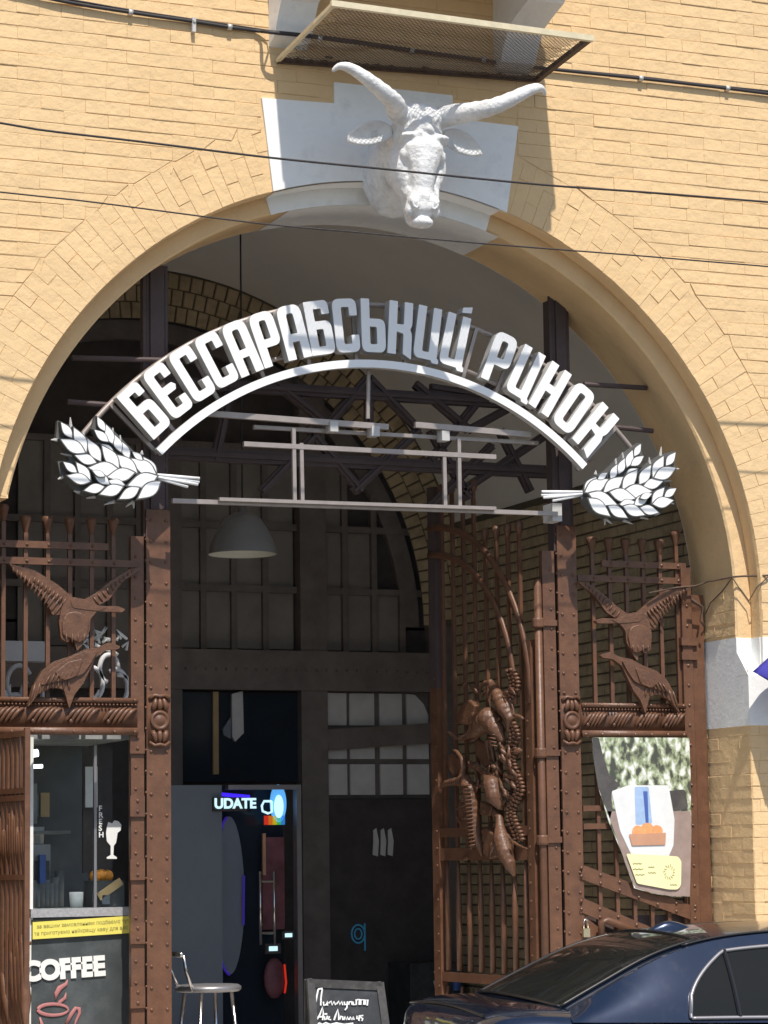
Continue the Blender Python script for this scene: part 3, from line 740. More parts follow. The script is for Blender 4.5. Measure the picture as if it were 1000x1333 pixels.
sbox('upper_glass', gx(232), gx(386), gz(1018), gz(903), YG-.01, YG+.03, 'door_glass')
sbox('wood_strip', gx(275), gx(282), gz(1008), gz(902), YG-.04, YG-.012, 'cardboard')
m = MB(); m.plate([(gx(299),gz(905)),(gx(313),gz(901)),(gx(314),gz(955)),(gx(303),gz(966)),(gx(299),gz(960))], YG-.05, YG-.015); m.build('hung_sheet', 'pane_pale', scr)
m = MB(); m.plate([(gx(287),gz(950)),(gx(297),gz(935)),(gx(297),gz(962)),(gx(288),gz(958))], YG-.05, YG-.015); m.build('hung_sheet', 'frost_glass', scr)
sbox('door_sign', gx(477), gx(504), gz(1116), gz(1079), YG-.056, YG-.051, 'black_wall')
for i in range(3):
    x = 478+i*9.5; m = MB(); m.plate([(gx(x),gz(1114)),(gx(x+6.5),gz(1116)),(gx(x+8),gz(1096)),(gx(x+5),gz(1079)),(gx(x+1),gz(1082)),(gx(x+1),gz(1098))], YG-.065, YG-.057); m.build('door_sign_stroke', 'pane_pale', scr)
# glass shop door
YD = 4.2
def dx(px): return U(px, 1180, YD).x
def dz_(py): return U(310, py, YD).z
door = thing('glass_shop_front', (dx(300),YD,.12), 'grey framed glass shop door glowing with blue neon inside the porch', 'glass door')
def dbox(name, x0, x1, y0, y1, Ya, Yb, mt, par=door): return sbox(name, dx(x0), dx(x1), dz_(y1), dz_(y0), Ya, Yb, mt, par)
dbox('frame_top', 296, 391, 1022, 1028, YD-.04, YD+.04, 'alu'); 
sbox('frame_side', dx(385), dx(391), .12, dz_(1028), YD-.04, YD+.04, 'alu')
sbox('frosted_panel', dx(214), dx(289), .14, dz_(1022), YD-.01, YD+.01, 'frost_glass')
sbox('back_panel', dx(289), dx(385), .14, dz_(1022), YD+.25, YD+.27, 'door_glass')
sbox('bottom_rail', dx(289), dx(385), .13, .26, YD-.03, YD+.03, 'alu')
for x in (333,351):
    m = MB(); m.tube([(dx(x),YD-.10,dz_(1135)),(dx(x),YD-.10,dz_(1230))], .012, 8); m.build('door_handle', 'chrome', door, smooth=True)
for y in (1148,1215):
    m = MB(); m.tube([(dx(333),YD-.10,dz_(y)),(dx(351),YD-.10,dz_(y))], .010, 8); m.build('handle_link', 'chrome', door)
# arched mirror with neon rim
m = MB(); ov = [(dx(311)+.115*math.cos(2*PI*i/40), YD+.20, lerp(dz_(1270),dz_(1062),.5)+ (dz_(1062)-dz_(1270))*.5*math.sin(2*PI*i/40)) for i in range(40)]
m.prism(ov, lambda p: p, lambda p: (p[0],p[1]+.02,p[2])); o = m.build('oval_mirror', 'frost_glass', door)
m = MB(); m.tube([Vector(ov[i % 40]) for i in range(11,31)], .010, 6); m.build('neon_rim', 'neon_violet', o)
m = MB(); m.tube([(dx(289),YD+.1,dz_(1033)),(dx(310),YD+.1,dz_(1035)),(dx(332),YD+.1,dz_(1037))], .014, 6); m.build('neon_strip', 'neon_blue', door)
m = MB(); m.tube([(dx(327),YD+.15,dz_(1140)),(dx(326),YD+.15,dz_(1205))], .008, 6); m.build('neon_strip', 'neon_violet', door)
dbox('red_poster', 353, 382, 1090, 1212, YD+.18, YD+.20, 'pinkish'); dbox('pale_poster', 352, 356, 1085, 1140, YD+.15, YD+.17, 'print_box')
m = MB(); c = Vector((dx(364),YD+.12,dz_(1276))); m.ball(c, (.085,.03,.15)); m.build('balloon', 'pinkish', door, smooth=True)
m = MB(); m.tube([(dx(376),YD+.1,dz_(1258)),(dx(378),YD+.1,dz_(1282)),(dx(376),YD+.1,dz_(1296))], .008, 6); m.build('neon_strip', 'neon_red', door)
ns = thing('neon_sign', (dx(300),YD+.05,dz_(1051)), 'small lit white lettering sign at the glass door top', 'neon sign')
dbox('panel', 276, 320, 1038, 1056, YD-.045, YD-.02, 'black_wall', ns)
put_text('lettering', 'UDATE', .100, 'neon_white', (dx(277),YD-.048,dz_(1052)), ns, bold=.004)
n2 = thing('drink_neon_sign', (dx(365),YD+.05,dz_(1060)), 'bright blue and rainbow lit bubble sign in the glass door corner', 'neon sign')
m = MB(); m.plate([(dx(367)+.062*math.cos(2*PI*i/24), dz_(1046)+.14*math.sin(2*PI*i/24)) for i in range(24)], YD+.05, YD+.07); m.build('bubble', 'neon_cyan', n2)
m = MB(); m.plate([(dx(367)+.036*math.cos(2*PI*i/24), dz_(1050)+.085*math.sin(2*PI*i/24)) for i in range(24)], YD+.04, YD+.049); m.build('bubble_core', 'neon_white', n2)
m = MB(); m.tube([(dx(358),YD+.05,dz_(1043)),(dx(348),YD+.05,dz_(1043)),(dx(345),YD+.05,dz_(1049)),(dx(346),YD+.05,dz_(1056)),(dx(353),YD+.05,dz_(1059)),(dx(358),YD+.05,dz_(1057)),(dx(358),YD+.05,dz_(1043))], .009, 6); m.build('mug_outline', 'neon_white', n2)
for i, c_ in enumerate(('red','orange','yellow','green','sky')): 
    dbox('colour_block', 348.5+i*5.4, 353.6+i*5.4, 1062, 1074, YD+.05, YD+.065, 'neon_'+c_, n2)
for px, py, s_ in ((354,1236,.06),(374,1219,.05)):
    m = MB(); p = Vector((dx(px),YD-.02,dz_(py))); m.box(p.x-s_,p.x+s_,p.y,p.y+.01,p.z-s_*.6,p.z+s_*.6); m.mi = 1; m.box(p.x-s_*.55,p.x+s_*.55,p.y-.006,p.y-.001,p.z-s_*.28,p.z+s_*.28)
    o = m.build('glowing_sticker', ['black_wall','neon_white'], door)  # white sticker centre given a glow of its own
n3 = thing('blue_neon_letter', (gx(458),YG-.09,gz(1217)), 'dim blue neon letter q on the black shop wall', 'neon sign')
m = MB(); cx_, cz_ = gx(457), gz(1217)
m.tube([(cx_+.055*math.cos(t*PI/8),YG-.08,cz_+.07*math.sin(t*PI/8)) for t in range(17)], .007, 6); m.tube([(cx_+.03*math.cos(t*PI/8),YG-.08,cz_+.04*math.sin(t*PI/8)) for t in range(17)], .006, 6)
m.tube([(cx_+.055,YG-.08,cz_+.08),(cx_+.055,YG-.08,cz_-.13)], .007, 6); m.build('tube', 'neon_teal', n3)
# machine with a pale vest-like print at the foot of the black wall
mc = thing('dark_machine', (gx(530),YG-.4,.12), 'dark appliance with pale cup print against the black shop wall', 'appliance')
sbox('body', gx(495), gx(562), .12, gz(1255), YG-.5, YG-.08, 'vest', mc)
m = MB(); m.plate([(gx(524),gz(1278)),(gx(541),gz(1278)),(gx(539),gz(1292)),(gx(527),gz(1292))], YG-.508, YG-.501); m.plate([(gx(525),gz(1265)),(gx(537),gz(1265)),(gx(537),gz(1268)),(gx(525),gz(1268))], YG-.508, YG-.501); m.build('cup_print', 'pane_pale', mc)
m = MB(); p = Vector((gx(553),YG-.51,gz(1281))); m.lathe([(0,-.06),(.03,-.06),(.033,0),(.03,.04),(.012,.06),(.012,.08),(0,.08)], p, n=10); m.build('blue_bottle', 'print_navy', mc)
# pendant lamp
YL = 2.0
lp = U(316, 722, YL)
lamp = thing('pendant_lamp', (lp.x,YL,lp.z), 'conical grey pendant lamp hanging inside the porch', 'lamp')
Rl = (U(362,722,YL)-U(270,722,YL)).length/2*.93; hz = U(316,668,YL).z-lp.z
m = MB(); m.lathe([(Rl,0),(Rl*.94,hz*.22),(Rl*.72,hz*.62),(Rl*.52,hz*.88),(Rl*.25,hz),(0.03,hz*1.02),(.03,hz*1.2),(.0,hz*1.2)], (lp.x,YL,lp.z), n=32); m.build('shade', 'lamp_shade', lamp, smooth=True)
m = MB(); m.lathe([(Rl*.985,.002),(Rl*.92,hz*.2),(Rl*.70,hz*.6),(Rl*.2,hz*.9),(0,hz*.92)], (lp.x,YL,lp.z), n=32); m.build('reflector', 'lamp_inner', lamp, smooth=True)
m = MB(); m.ball((lp.x,YL,lp.z+hz*.5), .05); m.build('bulb', 'lamp_inner', lamp, smooth=True)
m = MB(); m.tube([(lp.x,YL,lp.z+hz*1.15),(lp.x,YL,VC+math.sqrt(VR**2-lp.x**2)-.02)], .006, 6); m.build('cord', 'cable', lamp)
# iron truss across the porch behind the sign
YT = 1.25
tr = thing('iron_truss', (0,YT,4.4), 'dark riveted iron truss spanning the porch behind the arched sign', 'truss')
def tbar(p, q, w=.06, d=.05, nm='member', Y=YT):
    m = MB(); a, b = U(*p,Y), U(*q,Y); m.bar(a, b, w, d); m.bar(a+Vector((0,-.03,0)), b+Vector((0,-.03,0)), w*.35, d*.5); m.build(nm, 'iron_dark', tr)
tbar((215,498),(720,528),.07,.06,'chord'); tbar((215,590),(720,615),.08,.06,'chord')
for p, q in (((352,493),(430,556)),((480,492),(424,556)),((480,492),(545,560)),((540,500),(610,560)),((640,500),(560,600)),((480,492),(480,560)),((560,505),(690,525)),((610,560),(720,500)),((420,556),(340,640)),((400,556),(470,640)),((545,560),(460,640)),((560,560),(610,650)),((640,580),(560,660)),((650,560),(690,640)),((720,560),(600,640)),((300,500),(280,600))):
    tbar(p, q, .055, .04)

# ================================================================== iron gateway
YP = .50
def rivet(m, p, r=.0105, n=(0,-1,0)):
    m.lathe([(r,0),(r*.85,r*.5),(r*.4,r*.8),(0,r*.85)], p, n, 7)
def medallion(par, x, z, Y):
    m = MB(); m.box(x-.068,x+.068,Y-.008,Y+.01,z-.15,z+.15)
    m.lathe([(.058,0),(.058,.018),(.045,.026),(.040,.016),(.030,.018),(.018,.026),(0,.028)], (x,Y-.008,z), (0,-1,0), 20)
    for sz in (1,-1):
        for k in (-1,0,1):
            pts = [(x+k*.04-.02*k*t, Y-.012-.012*math.sin(PI*t), z+sz*(.062+.07*t)) for t in (0,.25,.5,.75,1)]
            m.tube(pts, [.014,.018,.016,.012,.006], 7)
        m.tube([(x-.062,Y-.012,z+sz*.125),(x-.03,Y-.022,z+sz*.145),(x,Y-.024,z+sz*.138),(x+.03,Y-.022,z+sz*.145),(x+.062,Y-.012,z+sz*.125)], .010, 7)
    return m.build('medallion', 'iron', par, smooth=True)
for s in (-1, 1):
    lb = 'riveted brown iron gate post beside the coffee kiosk' if s < 0 else 'riveted brown iron gate post at the open gate leaf'
    po = thing('gate_post', (s*1.3,YP,.12), lb, 'gate post')
    xa, xb = (-1.372,-1.226) if s < 0 else (1.292,1.424)
    m = MB(); m.box(xa, xb, YP-.008, YP+.008, .12, 3.66); m.build('front_plate', 'iron', po)
    m = MB(); m.box(xa-.01, xb-.004, YP+.012, YP+.03, 3.5, 5.12); m.box(xa+.03, xb-.03, YP-.004, YP+.012, 3.662, 5.11); m.build('upper_plate', 'iron_dark', po)
    m = MB(); m.box(xa+.012, xa+.022, YP+.008, YP+.14, .12, 5.1); m.box(xb-.022, xb-.012, YP+.008, YP+.14, .12, 5.1); m.box(xa+.02,xb-.02,YP+.10,YP+.12,.12,5.05); m.build('web', 'iron_dark', po)
    sa, sb_ = (-1.462,-1.384) if s < 0 else (1.192,1.276)
    m = MB(); m.box(sa, sb_, YP+.004, YP+.05, .12, 3.50); m.build('side_stile', 'iron', po)
    m = MB(); z = .3
    while z < 3.6:
        for x in (xa+.026, xb-.026): rivet(m, (x, YP-.008, z))
        if z < 3.45: rivet(m, ((sa+sb_)/2+.012*s, YP+.004, z+.03), .0095)
        rivet(m, (xa-.004 if s < 0 else xa-.006, YP-.006, z+.01), .007)
        z += .122
    m.build('rivets', 'iron', po, smooth=True, kind='stuff')
    medallion(po, (xa+xb)/2, U(741 if s > 0 else 205, 938, YP).z, YP-.008)
    if s > 0:
        m = MB(); m.tube([(1.165,YP+.02,.12),(1.165,YP+.02,3.32)], .024, 12); m.build('hinge_pipe', 'iron', po, smooth=True)
        for z in (.55,1.72,2.25,3.05):
            m = MB(); m.lathe([(.036,-.03),(.04,-.02),(.04,.02),(.036,.03)], (1.165,YP+.02,z), n=14); m.box(1.165,1.28,YP-.012,YP+.004,z-.018,z+.018); m.build('hinge', 'iron', po)
def pill_poly(m, pts, f0, f1): m.prism(pts, f0, f1)
# crane reliefs (drawn for the right-hand panel, mirrored for the left)
CR = [([(165,325),(210,330),(280,380),(340,435),(385,465),(340,490),(290,458),(240,385)], -.008, .016),
      ([(235,495),(265,484),(330,488),(385,463),(440,455),(470,500),(480,560),(475,622),(452,640),(430,612),(418,672),(395,640),(370,590),(366,540),(340,508),(280,508),(245,508)], -.028, .020),
      ([(425,458),(480,408),(560,358),(650,338),(625,372),(590,395),(560,425),(535,450),(520,480),(500,532),(470,528),(440,495)], -.016, .018),
      ([(258,645),(300,630),(340,653),(390,662),(440,690),(500,713),(545,752),(580,818),(600,897),(560,842),(510,815),(470,822),(462,855),(452,900),(438,860),(430,840),(400,800),(372,740),(350,692),(310,662),(265,657)], -.030, .020)]
FE = [((470,500),(600,375)),((480,515),(570,410)),((455,480),(620,355)),((220,345),(360,470)),((240,375),(330,480)),((400,690),(560,830)),((420,720),(500,810)),((390,700),(450,830)),((440,700),(580,860)),((400,480),(445,600)),((420,475),(465,600))]
YCr = YP-.02
def cr3(p, s, y):
    q_ = U(700+p[0]/3.333, 660+p[1]/3.333, YCr); return (q_.x*s, y, q_.z)
def frieze(par, x0, x1, z0, z1, Y):
    m = MB(); m.box(x0,x1,Y-.004,Y+.02,z0,z1); m.box(x0,x1,Y-.022,Y+.01,z1-.016,z1+.012); m.box(x0,x1,Y-.022,Y+.01,z0-.030,z0+.012)
    n = 4; L = (x1-x0)/n
    for i in range(n):
        c = x0+L*(i+.5); zc = (z0+z1)/2-.006; hh = (z1-z0)*.36
        for k in range(5):
            t0 = k/4-.5
            pts = [(c+L*(.42*(u-.5)+t0*.55), Y-.010-.018*math.sin(PI*u), zc+hh*(1.7*(u-.5))*(1 if i % 2 == 0 else 1)*math.cos(t0*1.2)+hh*.3*math.sin(PI*u)) for u in (0,.2,.4,.6,.8,1)]
            m.tube(pts, [.004,.010,.012,.011,.008,.003], 7)
        m.ball((c+L*.28,Y-.016,zc+hh*.5),(.016,.014,.016),8,6); m.ball((c-L*.30,Y-.016,zc-hh*.5),(.014,.012,.014),8,6)
    for i in range(int((x1-x0)/.022)): m.ball((x0+.011+i*.022, Y-.022, z1-.028), .007, 6, 4)
    m.build('frieze', 'iron', par, smooth=True)
    m = MB(); k = int((x1-x0)/.118)
    for i in range(k+1):
        rivet(m, (lerp(x0+.02,x1-.02,i/k), Y-.022, z1-.001)); rivet(m, (lerp(x0+.02,x1-.02,i/k), Y-.022, z0-.012))
    m.build('rivets', 'iron', par, kind='stuff')
ZF0, ZF1 = 2.375, 2.545
for s in (-1, 1):
    gr = thing('side_grille', (s*1.85,YP,.12), ('brown iron grille with two crane reliefs above the coffee window' if s < 0 else 'brown iron grille with two crane reliefs above the poster'), 'iron grille')
    xs = [1.545+.1195*i for i in range(6)] if s > 0 else [1.565+.130*i for i in range(7)]
    ox = 0 if s > 0 else .155
    for i, x in enumerate(xs):
        ztop = 3.50 if i < 5 else 3.56
        low = ZF1 if s < 0 else .16
        m = MB(); m.box(s*x-.012, s*x+.012, YP+.006, YP+.03, low, ztop); pk = m.build('picket', 'iron', gr)
        m = MB(); m.lathe([(.012,0),(.018,.02),(.030,.065),(.034,.085),(.026,.098),(0,.10)], (s*x,YP+.018,ztop), n=10); m.build('finial', 'iron', pk, smooth=True)
    xi, xo = 1.43, 2.30
    for z, xa in ((3.335,1.43),(3.43,1.60)):
        m = MB(); m.box(*sorted((s*xa, s*(2.2+ox))), YP-.012, YP+.006, z-.020, z+.020); m.build('rail', 'iron', gr)
        m = MB(); [rivet(m, (s*x, YP-.012, z), .010) for x in xs if x > xa]; m.build('rivets', 'iron', gr, kind='stuff')
    m = MB(); m.box(*sorted((s*(2.155+ox), s*(2.225+ox))), YP-.02, YP+.03, .13, 3.42); m.build('outer_stile', 'iron', gr)
    m = MB(); m.box(*sorted((s*(2.235+ox), s*(2.318+ox))), YP-.004, YP+.05, .13, 3.25); m.build('outer_stile', 'iron', gr)
    m = MB()
    for k in range(24): rivet(m, (s*(2.19+ox), YP-.02, .3+k*.125), .010)
    m.build('rivets', 'iron', gr, kind='stuff')
    for z in (2.95,2.86):
        m = MB(); m.box(*sorted((s*(2.14+ox), s*(2.26+ox))), YP-.035, YP+.035, z-.025, z+.025); m.build('clamp_band', 'iron', gr)
    x0, x1 = sorted((s*1.43, s*(2.16+ox))); frieze(gr, x0, x1, ZF0, ZF1, YP-.012)
    for part in range(2):
        m = MB()
        for pts, off, th in (CR[:3] if part == 0 else CR[3:]):
            m.prism(fillet([(x, y, 9) for x, y in pts]), lambda p: cr3(p, s, YCr+off-th), lambda p: cr3(p, s, YCr+off+th))
        o = m.build('crane', 'iron_relief', gr)
        bv = o.modifiers.new('b','BEVEL'); bv.width = .005; bv.segments = 2; bv.limit_method = 'ANGLE'; baked(o)
        for pts, yo in ([([(372,560),(385,525),(420,512),(455,522),(472,560),(470,612),(440,622),(412,640),(385,620)], -.050),([(300,487),(340,487),(400,468),(440,462),(430,500),(380,505),(330,508)], -.040)] if part == 0 else [([(345,668),(400,672),(470,712),(520,750),(555,810),(500,795),(440,780),(400,760),(370,715)], -.052),([(400,700),(455,715),(505,760),(470,790),(425,770)], -.060)]):
            m = MB(); m.prism(fillet([(x, y, 12) for x, y in pts]), lambda p: cr3(p, s, YCr+yo-.012), lambda p: cr3(p, s, YCr+yo+.014)); q2 = m.build('raised_plumage', 'iron_relief', o)
            bv = q2.modifiers.new('b','BEVEL'); bv.width = .006; bv.segments = 2; bv.limit_method = 'ANGLE'; baked(q2)
        m = MB(); rg = random.Random(11+part)
        def feather(p0, p1, wdt, yo):
            A, B = Vector(cr3(p0, s, YCr+yo)), Vector(cr3(p1, s, YCr+yo)); m.tube([A, A.lerp(B,.35)+Vector((0,-.004,0)), A.lerp(B,.75)+Vector((0,-.004,0)), B], [wdt*.5,wdt,wdt*.9,wdt*.25], 6, .55)
        if part == 0:
            for k in range(13): t = k/12; feather((lerp(455,636,t), lerp(470,348,t)), (lerp(492,628,t)+6, lerp(534,372,t)), .0075, -.034)
            for k in range(9): t = k/8; feather((lerp(450,560,t), lerp(462,385,t)), (lerp(468,566,t), lerp(492,408,t)), .0075, -.040)
            for k in range(10): t = k/9; feather((lerp(350,200,t), lerp(450,333,t)), (lerp(328,205,t), lerp(482,345,t)), .0065, -.026)
            for k in range(4): feather((392+k*22, 600), (398+k*20, 640), .006, -.062)
        else:
            for k in range(8): t = k/7; feather((lerp(455,570,t), lerp(770,800,t)), (lerp(450,592,t), lerp(830,880,t)-14*math.sin(PI*t)*2), .0075, -.050)
            for k in range(7): t = k/6; feather((lerp(420,520,t), lerp(720,770,t)), (lerp(430,545,t), lerp(775,812,t)), .0075, -.066)
        feather((235,497) if part == 0 else (258,647), (262,492) if part == 0 else (285,642), .006, -.03)
        m.build('feathers', 'iron_relief', o, smooth=True, kind='stuff')
    if s > 0:                            # lower part with braces and plates
        for z in (1.91,1.80):
            m = MB(); m.box(1.43, 2.16, YP-.012, YP+.004, z-.017, z+.017); m.build('rail', 'iron', gr)
        for (p, q_) in (((757,1135),(905,1190)),((757,1178),(900,1240))):
            m = MB(); m.bar(U(*p,YP-.01), U(*q_,YP-.01), .085, .014); m.build('brace', 'iron', gr)
            m = MB()
            for k in range(7):
                c = U(*p,YP-.018).lerp(U(*q_,YP-.018), k/6); rivet(m, c+Vector((0,0,.025))); rivet(m, c-Vector((0,0,.025)))
            m.build('rivets', 'iron', gr, kind='stuff')
        m = MB(); m.plate([(1.43,.14),(2.15,.14),(2.15,.80),(1.75,1.02),(1.43,1.25)], YP-.006, YP+.004); m.build('kick_plate', 'iron', gr)
        m = MB(); m.tube([U(783,1220,YP-.03),U(783,1200,YP-.07),U(790,1198,YP-.08),U(835,1215,YP-.08)], .022, 10); m.build('bolt_handle', 'iron', gr, smooth=True)
        m = MB(); m.box(1.44,2.15,YP+.06,YP+.08,.13,1.25); m.build('back_plate', 'iron_dark', gr)
    else:
        for k in range(6):
            zc = .5+k*.36; m = MB(); m.box(-1.472,-1.385,YP-.012,YP+.003,zc-.06,zc+.06); pl = m.build('hinge_plate', 'iron', gr)
            m = MB(); rivet(m, (-1.428,YP-.012,zc+.03)); rivet(m, (-1.428,YP-.012,zc-.03)); m.build('rivets', 'iron', pl, kind='stuff')
# folded narrow leaf on the far left, standing out from the wall
lf = thing('folded_gate_leaf', (-2.22,.2,.10), 'narrow folded iron gate leaf of close bars beside the coffee board', 'gate leaf')
LA, LB = Vector((-2.27,.46,0)), Vector((-2.205,.02,0))
def lpnt(t, z): p = LA.lerp(LB, t); return Vector((p.x, p.y, z))
m = MB(); m.bar(lpnt(0,.12), lpnt(0,2.36), .028, .03); m.build('stile', 'iron', lf)
m = MB(); m.bar(lpnt(1,.12), lpnt(1,2.36), .028, .03); m.build('stile', 'iron', lf)
for i in range(1,7):
    m = MB(); m.tube([lpnt(i/7,.16), lpnt(i/7,1.0), lpnt(i/7,2.32)], [.016,.014,.012], 6); m.build('bar', 'iron', lf)
for z in (.2,1.55,1.98,2.02,2.33):
    m = MB(); m.bar(lpnt(0,z), lpnt(1,z), .03, .03, (0,0,1)); m.build('rail', 'iron', lf)
m = MB()
for i in range(14): m.tube([lpnt(i/14,1.86+.06*math.sin(i)), lpnt((i+.6)/14,1.70), lpnt((i+1)/14,1.58+.05*math.cos(i*2))], [.012,.018,.008], 6)
for i in range(10):
    a = random.random(); m.tube([lpnt(a,1.0+.3*random.random()), lpnt(min(1,a+.2),.9), lpnt(min(1,a+.35),.7)], [.008,.03,.006], 6)
m.tube([lpnt(.2,1.18)+Vector((.02,-.02,0)), lpnt(.6,1.20)+Vector((.03,-.02,0)), lpnt(.95,1.195)+Vector((.03,0,0))], [.012,.018,.012], 8)
m.build('ornament', 'iron', lf, smooth=True)

# ================================================================== open gate leaf (swung inwards)
H0, H1 = Vector((1.155,.58,0)), Vector((1.000,1.76,0))
LD = (H1-H0).normalized(); LN = Vector((-LD.y, LD.x, 0))
if LN.x > 0: LN = -LN                      # face towards the passage / camera
LW = (H1-H0).length
leaf = thing('open_gate_leaf', (1.08,1.2,.12), 'brown iron gate leaf with hunted game relief swung open into the porch', 'gate leaf')
def L3(s_, z, o=0.0): p = H0+LD*s_+LN*o; return Vector((p.x, p.y, z))
def lbar(nm, a, b, w, d, par=leaf): m = MB(); m.bar(L3(*a), L3(*b), w, d, tuple(LN)); return m.build(nm, 'iron', par)
lbar('stile', (LW-.035,.14), (LW-.035,2.72), .085, .05); lbar('stile', (.03,.14), (.03,2.95), .07, .05)
m = MB(); m.bar(L3(LW-.035,2.72), L3(LW-.035,4.05), .085, .05, tuple(LN)); m.build('stile_extension', 'iron_dark', leaf)
m = MB()
for k in range(24):
    rivet(m, L3(LW-.055,.25+k*.11,.026), .009, tuple(LN)); rivet(m, L3(.04,.25+k*.11,.026), .009, tuple(LN))
m.build('rivets', 'iron', leaf, kind='stuff')
NB_ = 9
def arch_top(s_, r=1.22, c=(LW+.0,2.55)):     # quarter arch: high at the free edge
    d = r*r-(s_-c[0])**2; return c[1]+math.sqrt(max(0,d))
for i in range(1, NB_):
    s_ = LW*i/NB_; zt_ = (3.62 if s_ < LW*.52 else 3.98-.10*abs(s_-LW*.8))
    m = MB(); m.tube([L3(s_,.90),L3(s_,1.30),L3(s_,1.60)], [.020,.021,.011], 8); bq = m.build('lower_bar', 'iron', leaf, smooth=True)
    m = MB(); m.bar(L3(s_,1.60), L3(s_,zt_), .022, .022, tuple(LN)); pk = m.build('picket', 'iron', leaf)
    m = MB(); m.lathe([(.011,0),(.02,.02),(.027,.05),(.024,.08),(0,.095)], L3(s_,zt_), n=10); m.build('finial', 'iron', pk, smooth=True)
for z, w in ((.16,.06),(.86,.06),(1.64,.08),(1.78,.06)): lbar('rail', (0,z,.012), (LW,z,.012), w, .016)
for r in (1.22,1.04):
    m = MB(); pts = []
    for k in range(19):
        a = PI/2*k/18; pts.append(L3(max(.02,LW-r*math.sin(a)*.97), 2.56+r*math.cos(a), .022))
    m.tube(pts, .024, 8, .6, tuple(LN)); m.build('arch_bar', 'iron', leaf, smooth=True)
m = MB()
for k in range(7): m.tube([L3(LW*k/7+.05,.20),L3(LW*k/7+.09,.30),L3(LW*k/7+.05,.42),L3(LW*k/7+.10,.55),L3(LW*k/7+.05,.80)], .010, 6)
m.build('scrollwork', 'iron', leaf, smooth=True)
GA = [([(345,130),(375,85),(420,75),(450,110),(500,170),(545,190),(560,260),(580,320),(555,365),(530,410),(510,350),(470,280),(430,200),(415,130),(380,140),(350,175)], .055, .030),
 ([(330,380),(350,300),(390,265),(440,255),(480,300),(510,380),(520,440),(500,480),(470,520),(450,600),(430,590),(435,500),(400,480),(350,470),(300,440),(240,470),(220,460),(250,430),(300,415)], .070, .040),
 ([(205,355),(230,280),(260,225),(300,200),(340,240),(330,300),(310,370)], .040, .022),
 ([(300,630),(345,615),(380,650),(440,685),(490,710),(520,780),(515,850),(495,905),(450,880),(400,830),(395,760),(370,710),(345,655),(315,645)], .065, .036),
 ([(100,770),(130,725),(200,715),(235,690),(290,690),(330,730),(355,800),(370,950),(370,1100),(380,1160),(370,1210),(340,1150),(310,1040),(290,900),(270,770),(220,750),(150,755),(115,775)], .075, .040),
 ([(175,515),(215,520),(260,575),(290,640),(285,690),(255,680),(245,620),(215,570)], .050, .020),
 ([(435,940),(455,915),(490,945),(512,1010),(560,1100),(600,1130),(660,1160),(610,1160),(590,1250),(575,1333),(530,1300),(490,1200),(470,1100),(475,1040),(470,985),(450,975)], .070, .036),
 ([(375,1040),(410,1025),(460,1060),(470,1130),(480,1210),(430,1225),(390,1190),(400,1100)], .045, .020),
 ([(150,560),(190,540),(235,600),(240,690),(180,690),(150,640)], .030, .016),
 ([(220,860),(275,780),(290,900),(300,1040),(230,1030)], .035, .018),
 ([(300,430),(360,470),(420,490),(440,600),(380,640),(330,560)], .025, .016),
 ([(370,850),(450,890),(480,930),(420,950),(370,945)], .04, .02)]
PL0 = L3(0,1.5)
def ga(p, o):
    q_ = UPL(560+p[0]/4.936, 870+p[1]/4.936, PL0, LN); return q_+LN*o
PXM = .00098
BOD = [('hanging_hare', .05, [[(425,95,26),(455,140,34),(490,200,46),(525,260,50),(550,320,34),(535,400,14)],[(425,95,16),(385,92,15),(355,120,12),(350,160,8)],[(545,205,15),(562,260,12),(572,315,8)],[(520,330,14),(524,400,8)]]),
 ('hanging_hare', .065, [[(225,462,10),(290,432,22),(350,400,50),(400,350,70),(440,325,72),(480,390,56),(505,455,26)],[(430,470,22),(440,540,14),(447,598,8)],[(405,470,18),(412,540,11),(416,585,7)],[(255,440,14),(240,470,7)]]),
 ('hanging_duck', .06, [[(302,637,9),(345,628,25),(375,660,24),(410,692,32),(455,750,60),(470,815,60),(490,880,28),(498,908,8)],[(400,770,14),(370,780,7)]]),
 ('hanging_hare', .07, [[(102,768,9),(150,738,21),(215,726,27),(280,726,44),(315,790,52),(325,870,50),(335,960,46),(345,1050,38),(360,1130,26),(373,1205,9)],[(250,700,26),(262,640,22),(250,585,18),(215,538,14),(178,518,8)],[(265,800,20),(250,860,14),(212,905,7)]]),
 ('hanging_duck', .06, [[(440,955,9),(460,930,24),(486,962,25),(495,1020,34),(515,1100,56),(540,1180,58),(560,1250,42),(576,1325,14)],[(575,1118,14),(620,1145,9),(660,1160,7)],[(455,1140,30),(440,1190,24),(420,1215,10)]])]
for nm, off, chs in BOD:
    m = MB()
    for cc in chs:
        for (x0,y0,r0),(x1,y1,r1) in zip(cc[:-1], cc[1:]):
            st_ = max(2, int(math.hypot(x1-x0,y1-y0)/(min(r0,r1)*.6+3)))
            for i_ in range(st_+1):
                t = i_/st_; rr_ = lerp(r0,r1,t)*PXM; m.ball(ga((lerp(x0,x1,t),lerp(y0,y1,t)), off*.6+rr_*.5), (rr_*1.05,rr_,rr_*1.05), 10, 7)
    o = m.build(nm, 'iron_relief', leaf, smooth=True); organic(o, .0062, 3)
for pts, off, th in [GA[2]]+GA[7:]:
    m = MB(); m.prism(pts, lambda p: ga(p, off-th), lambda p: ga(p, off+th)); o = m.build('relief_drape', 'iron_relief', leaf, smooth=True); organic(o, .0065, 4)
m = MB()
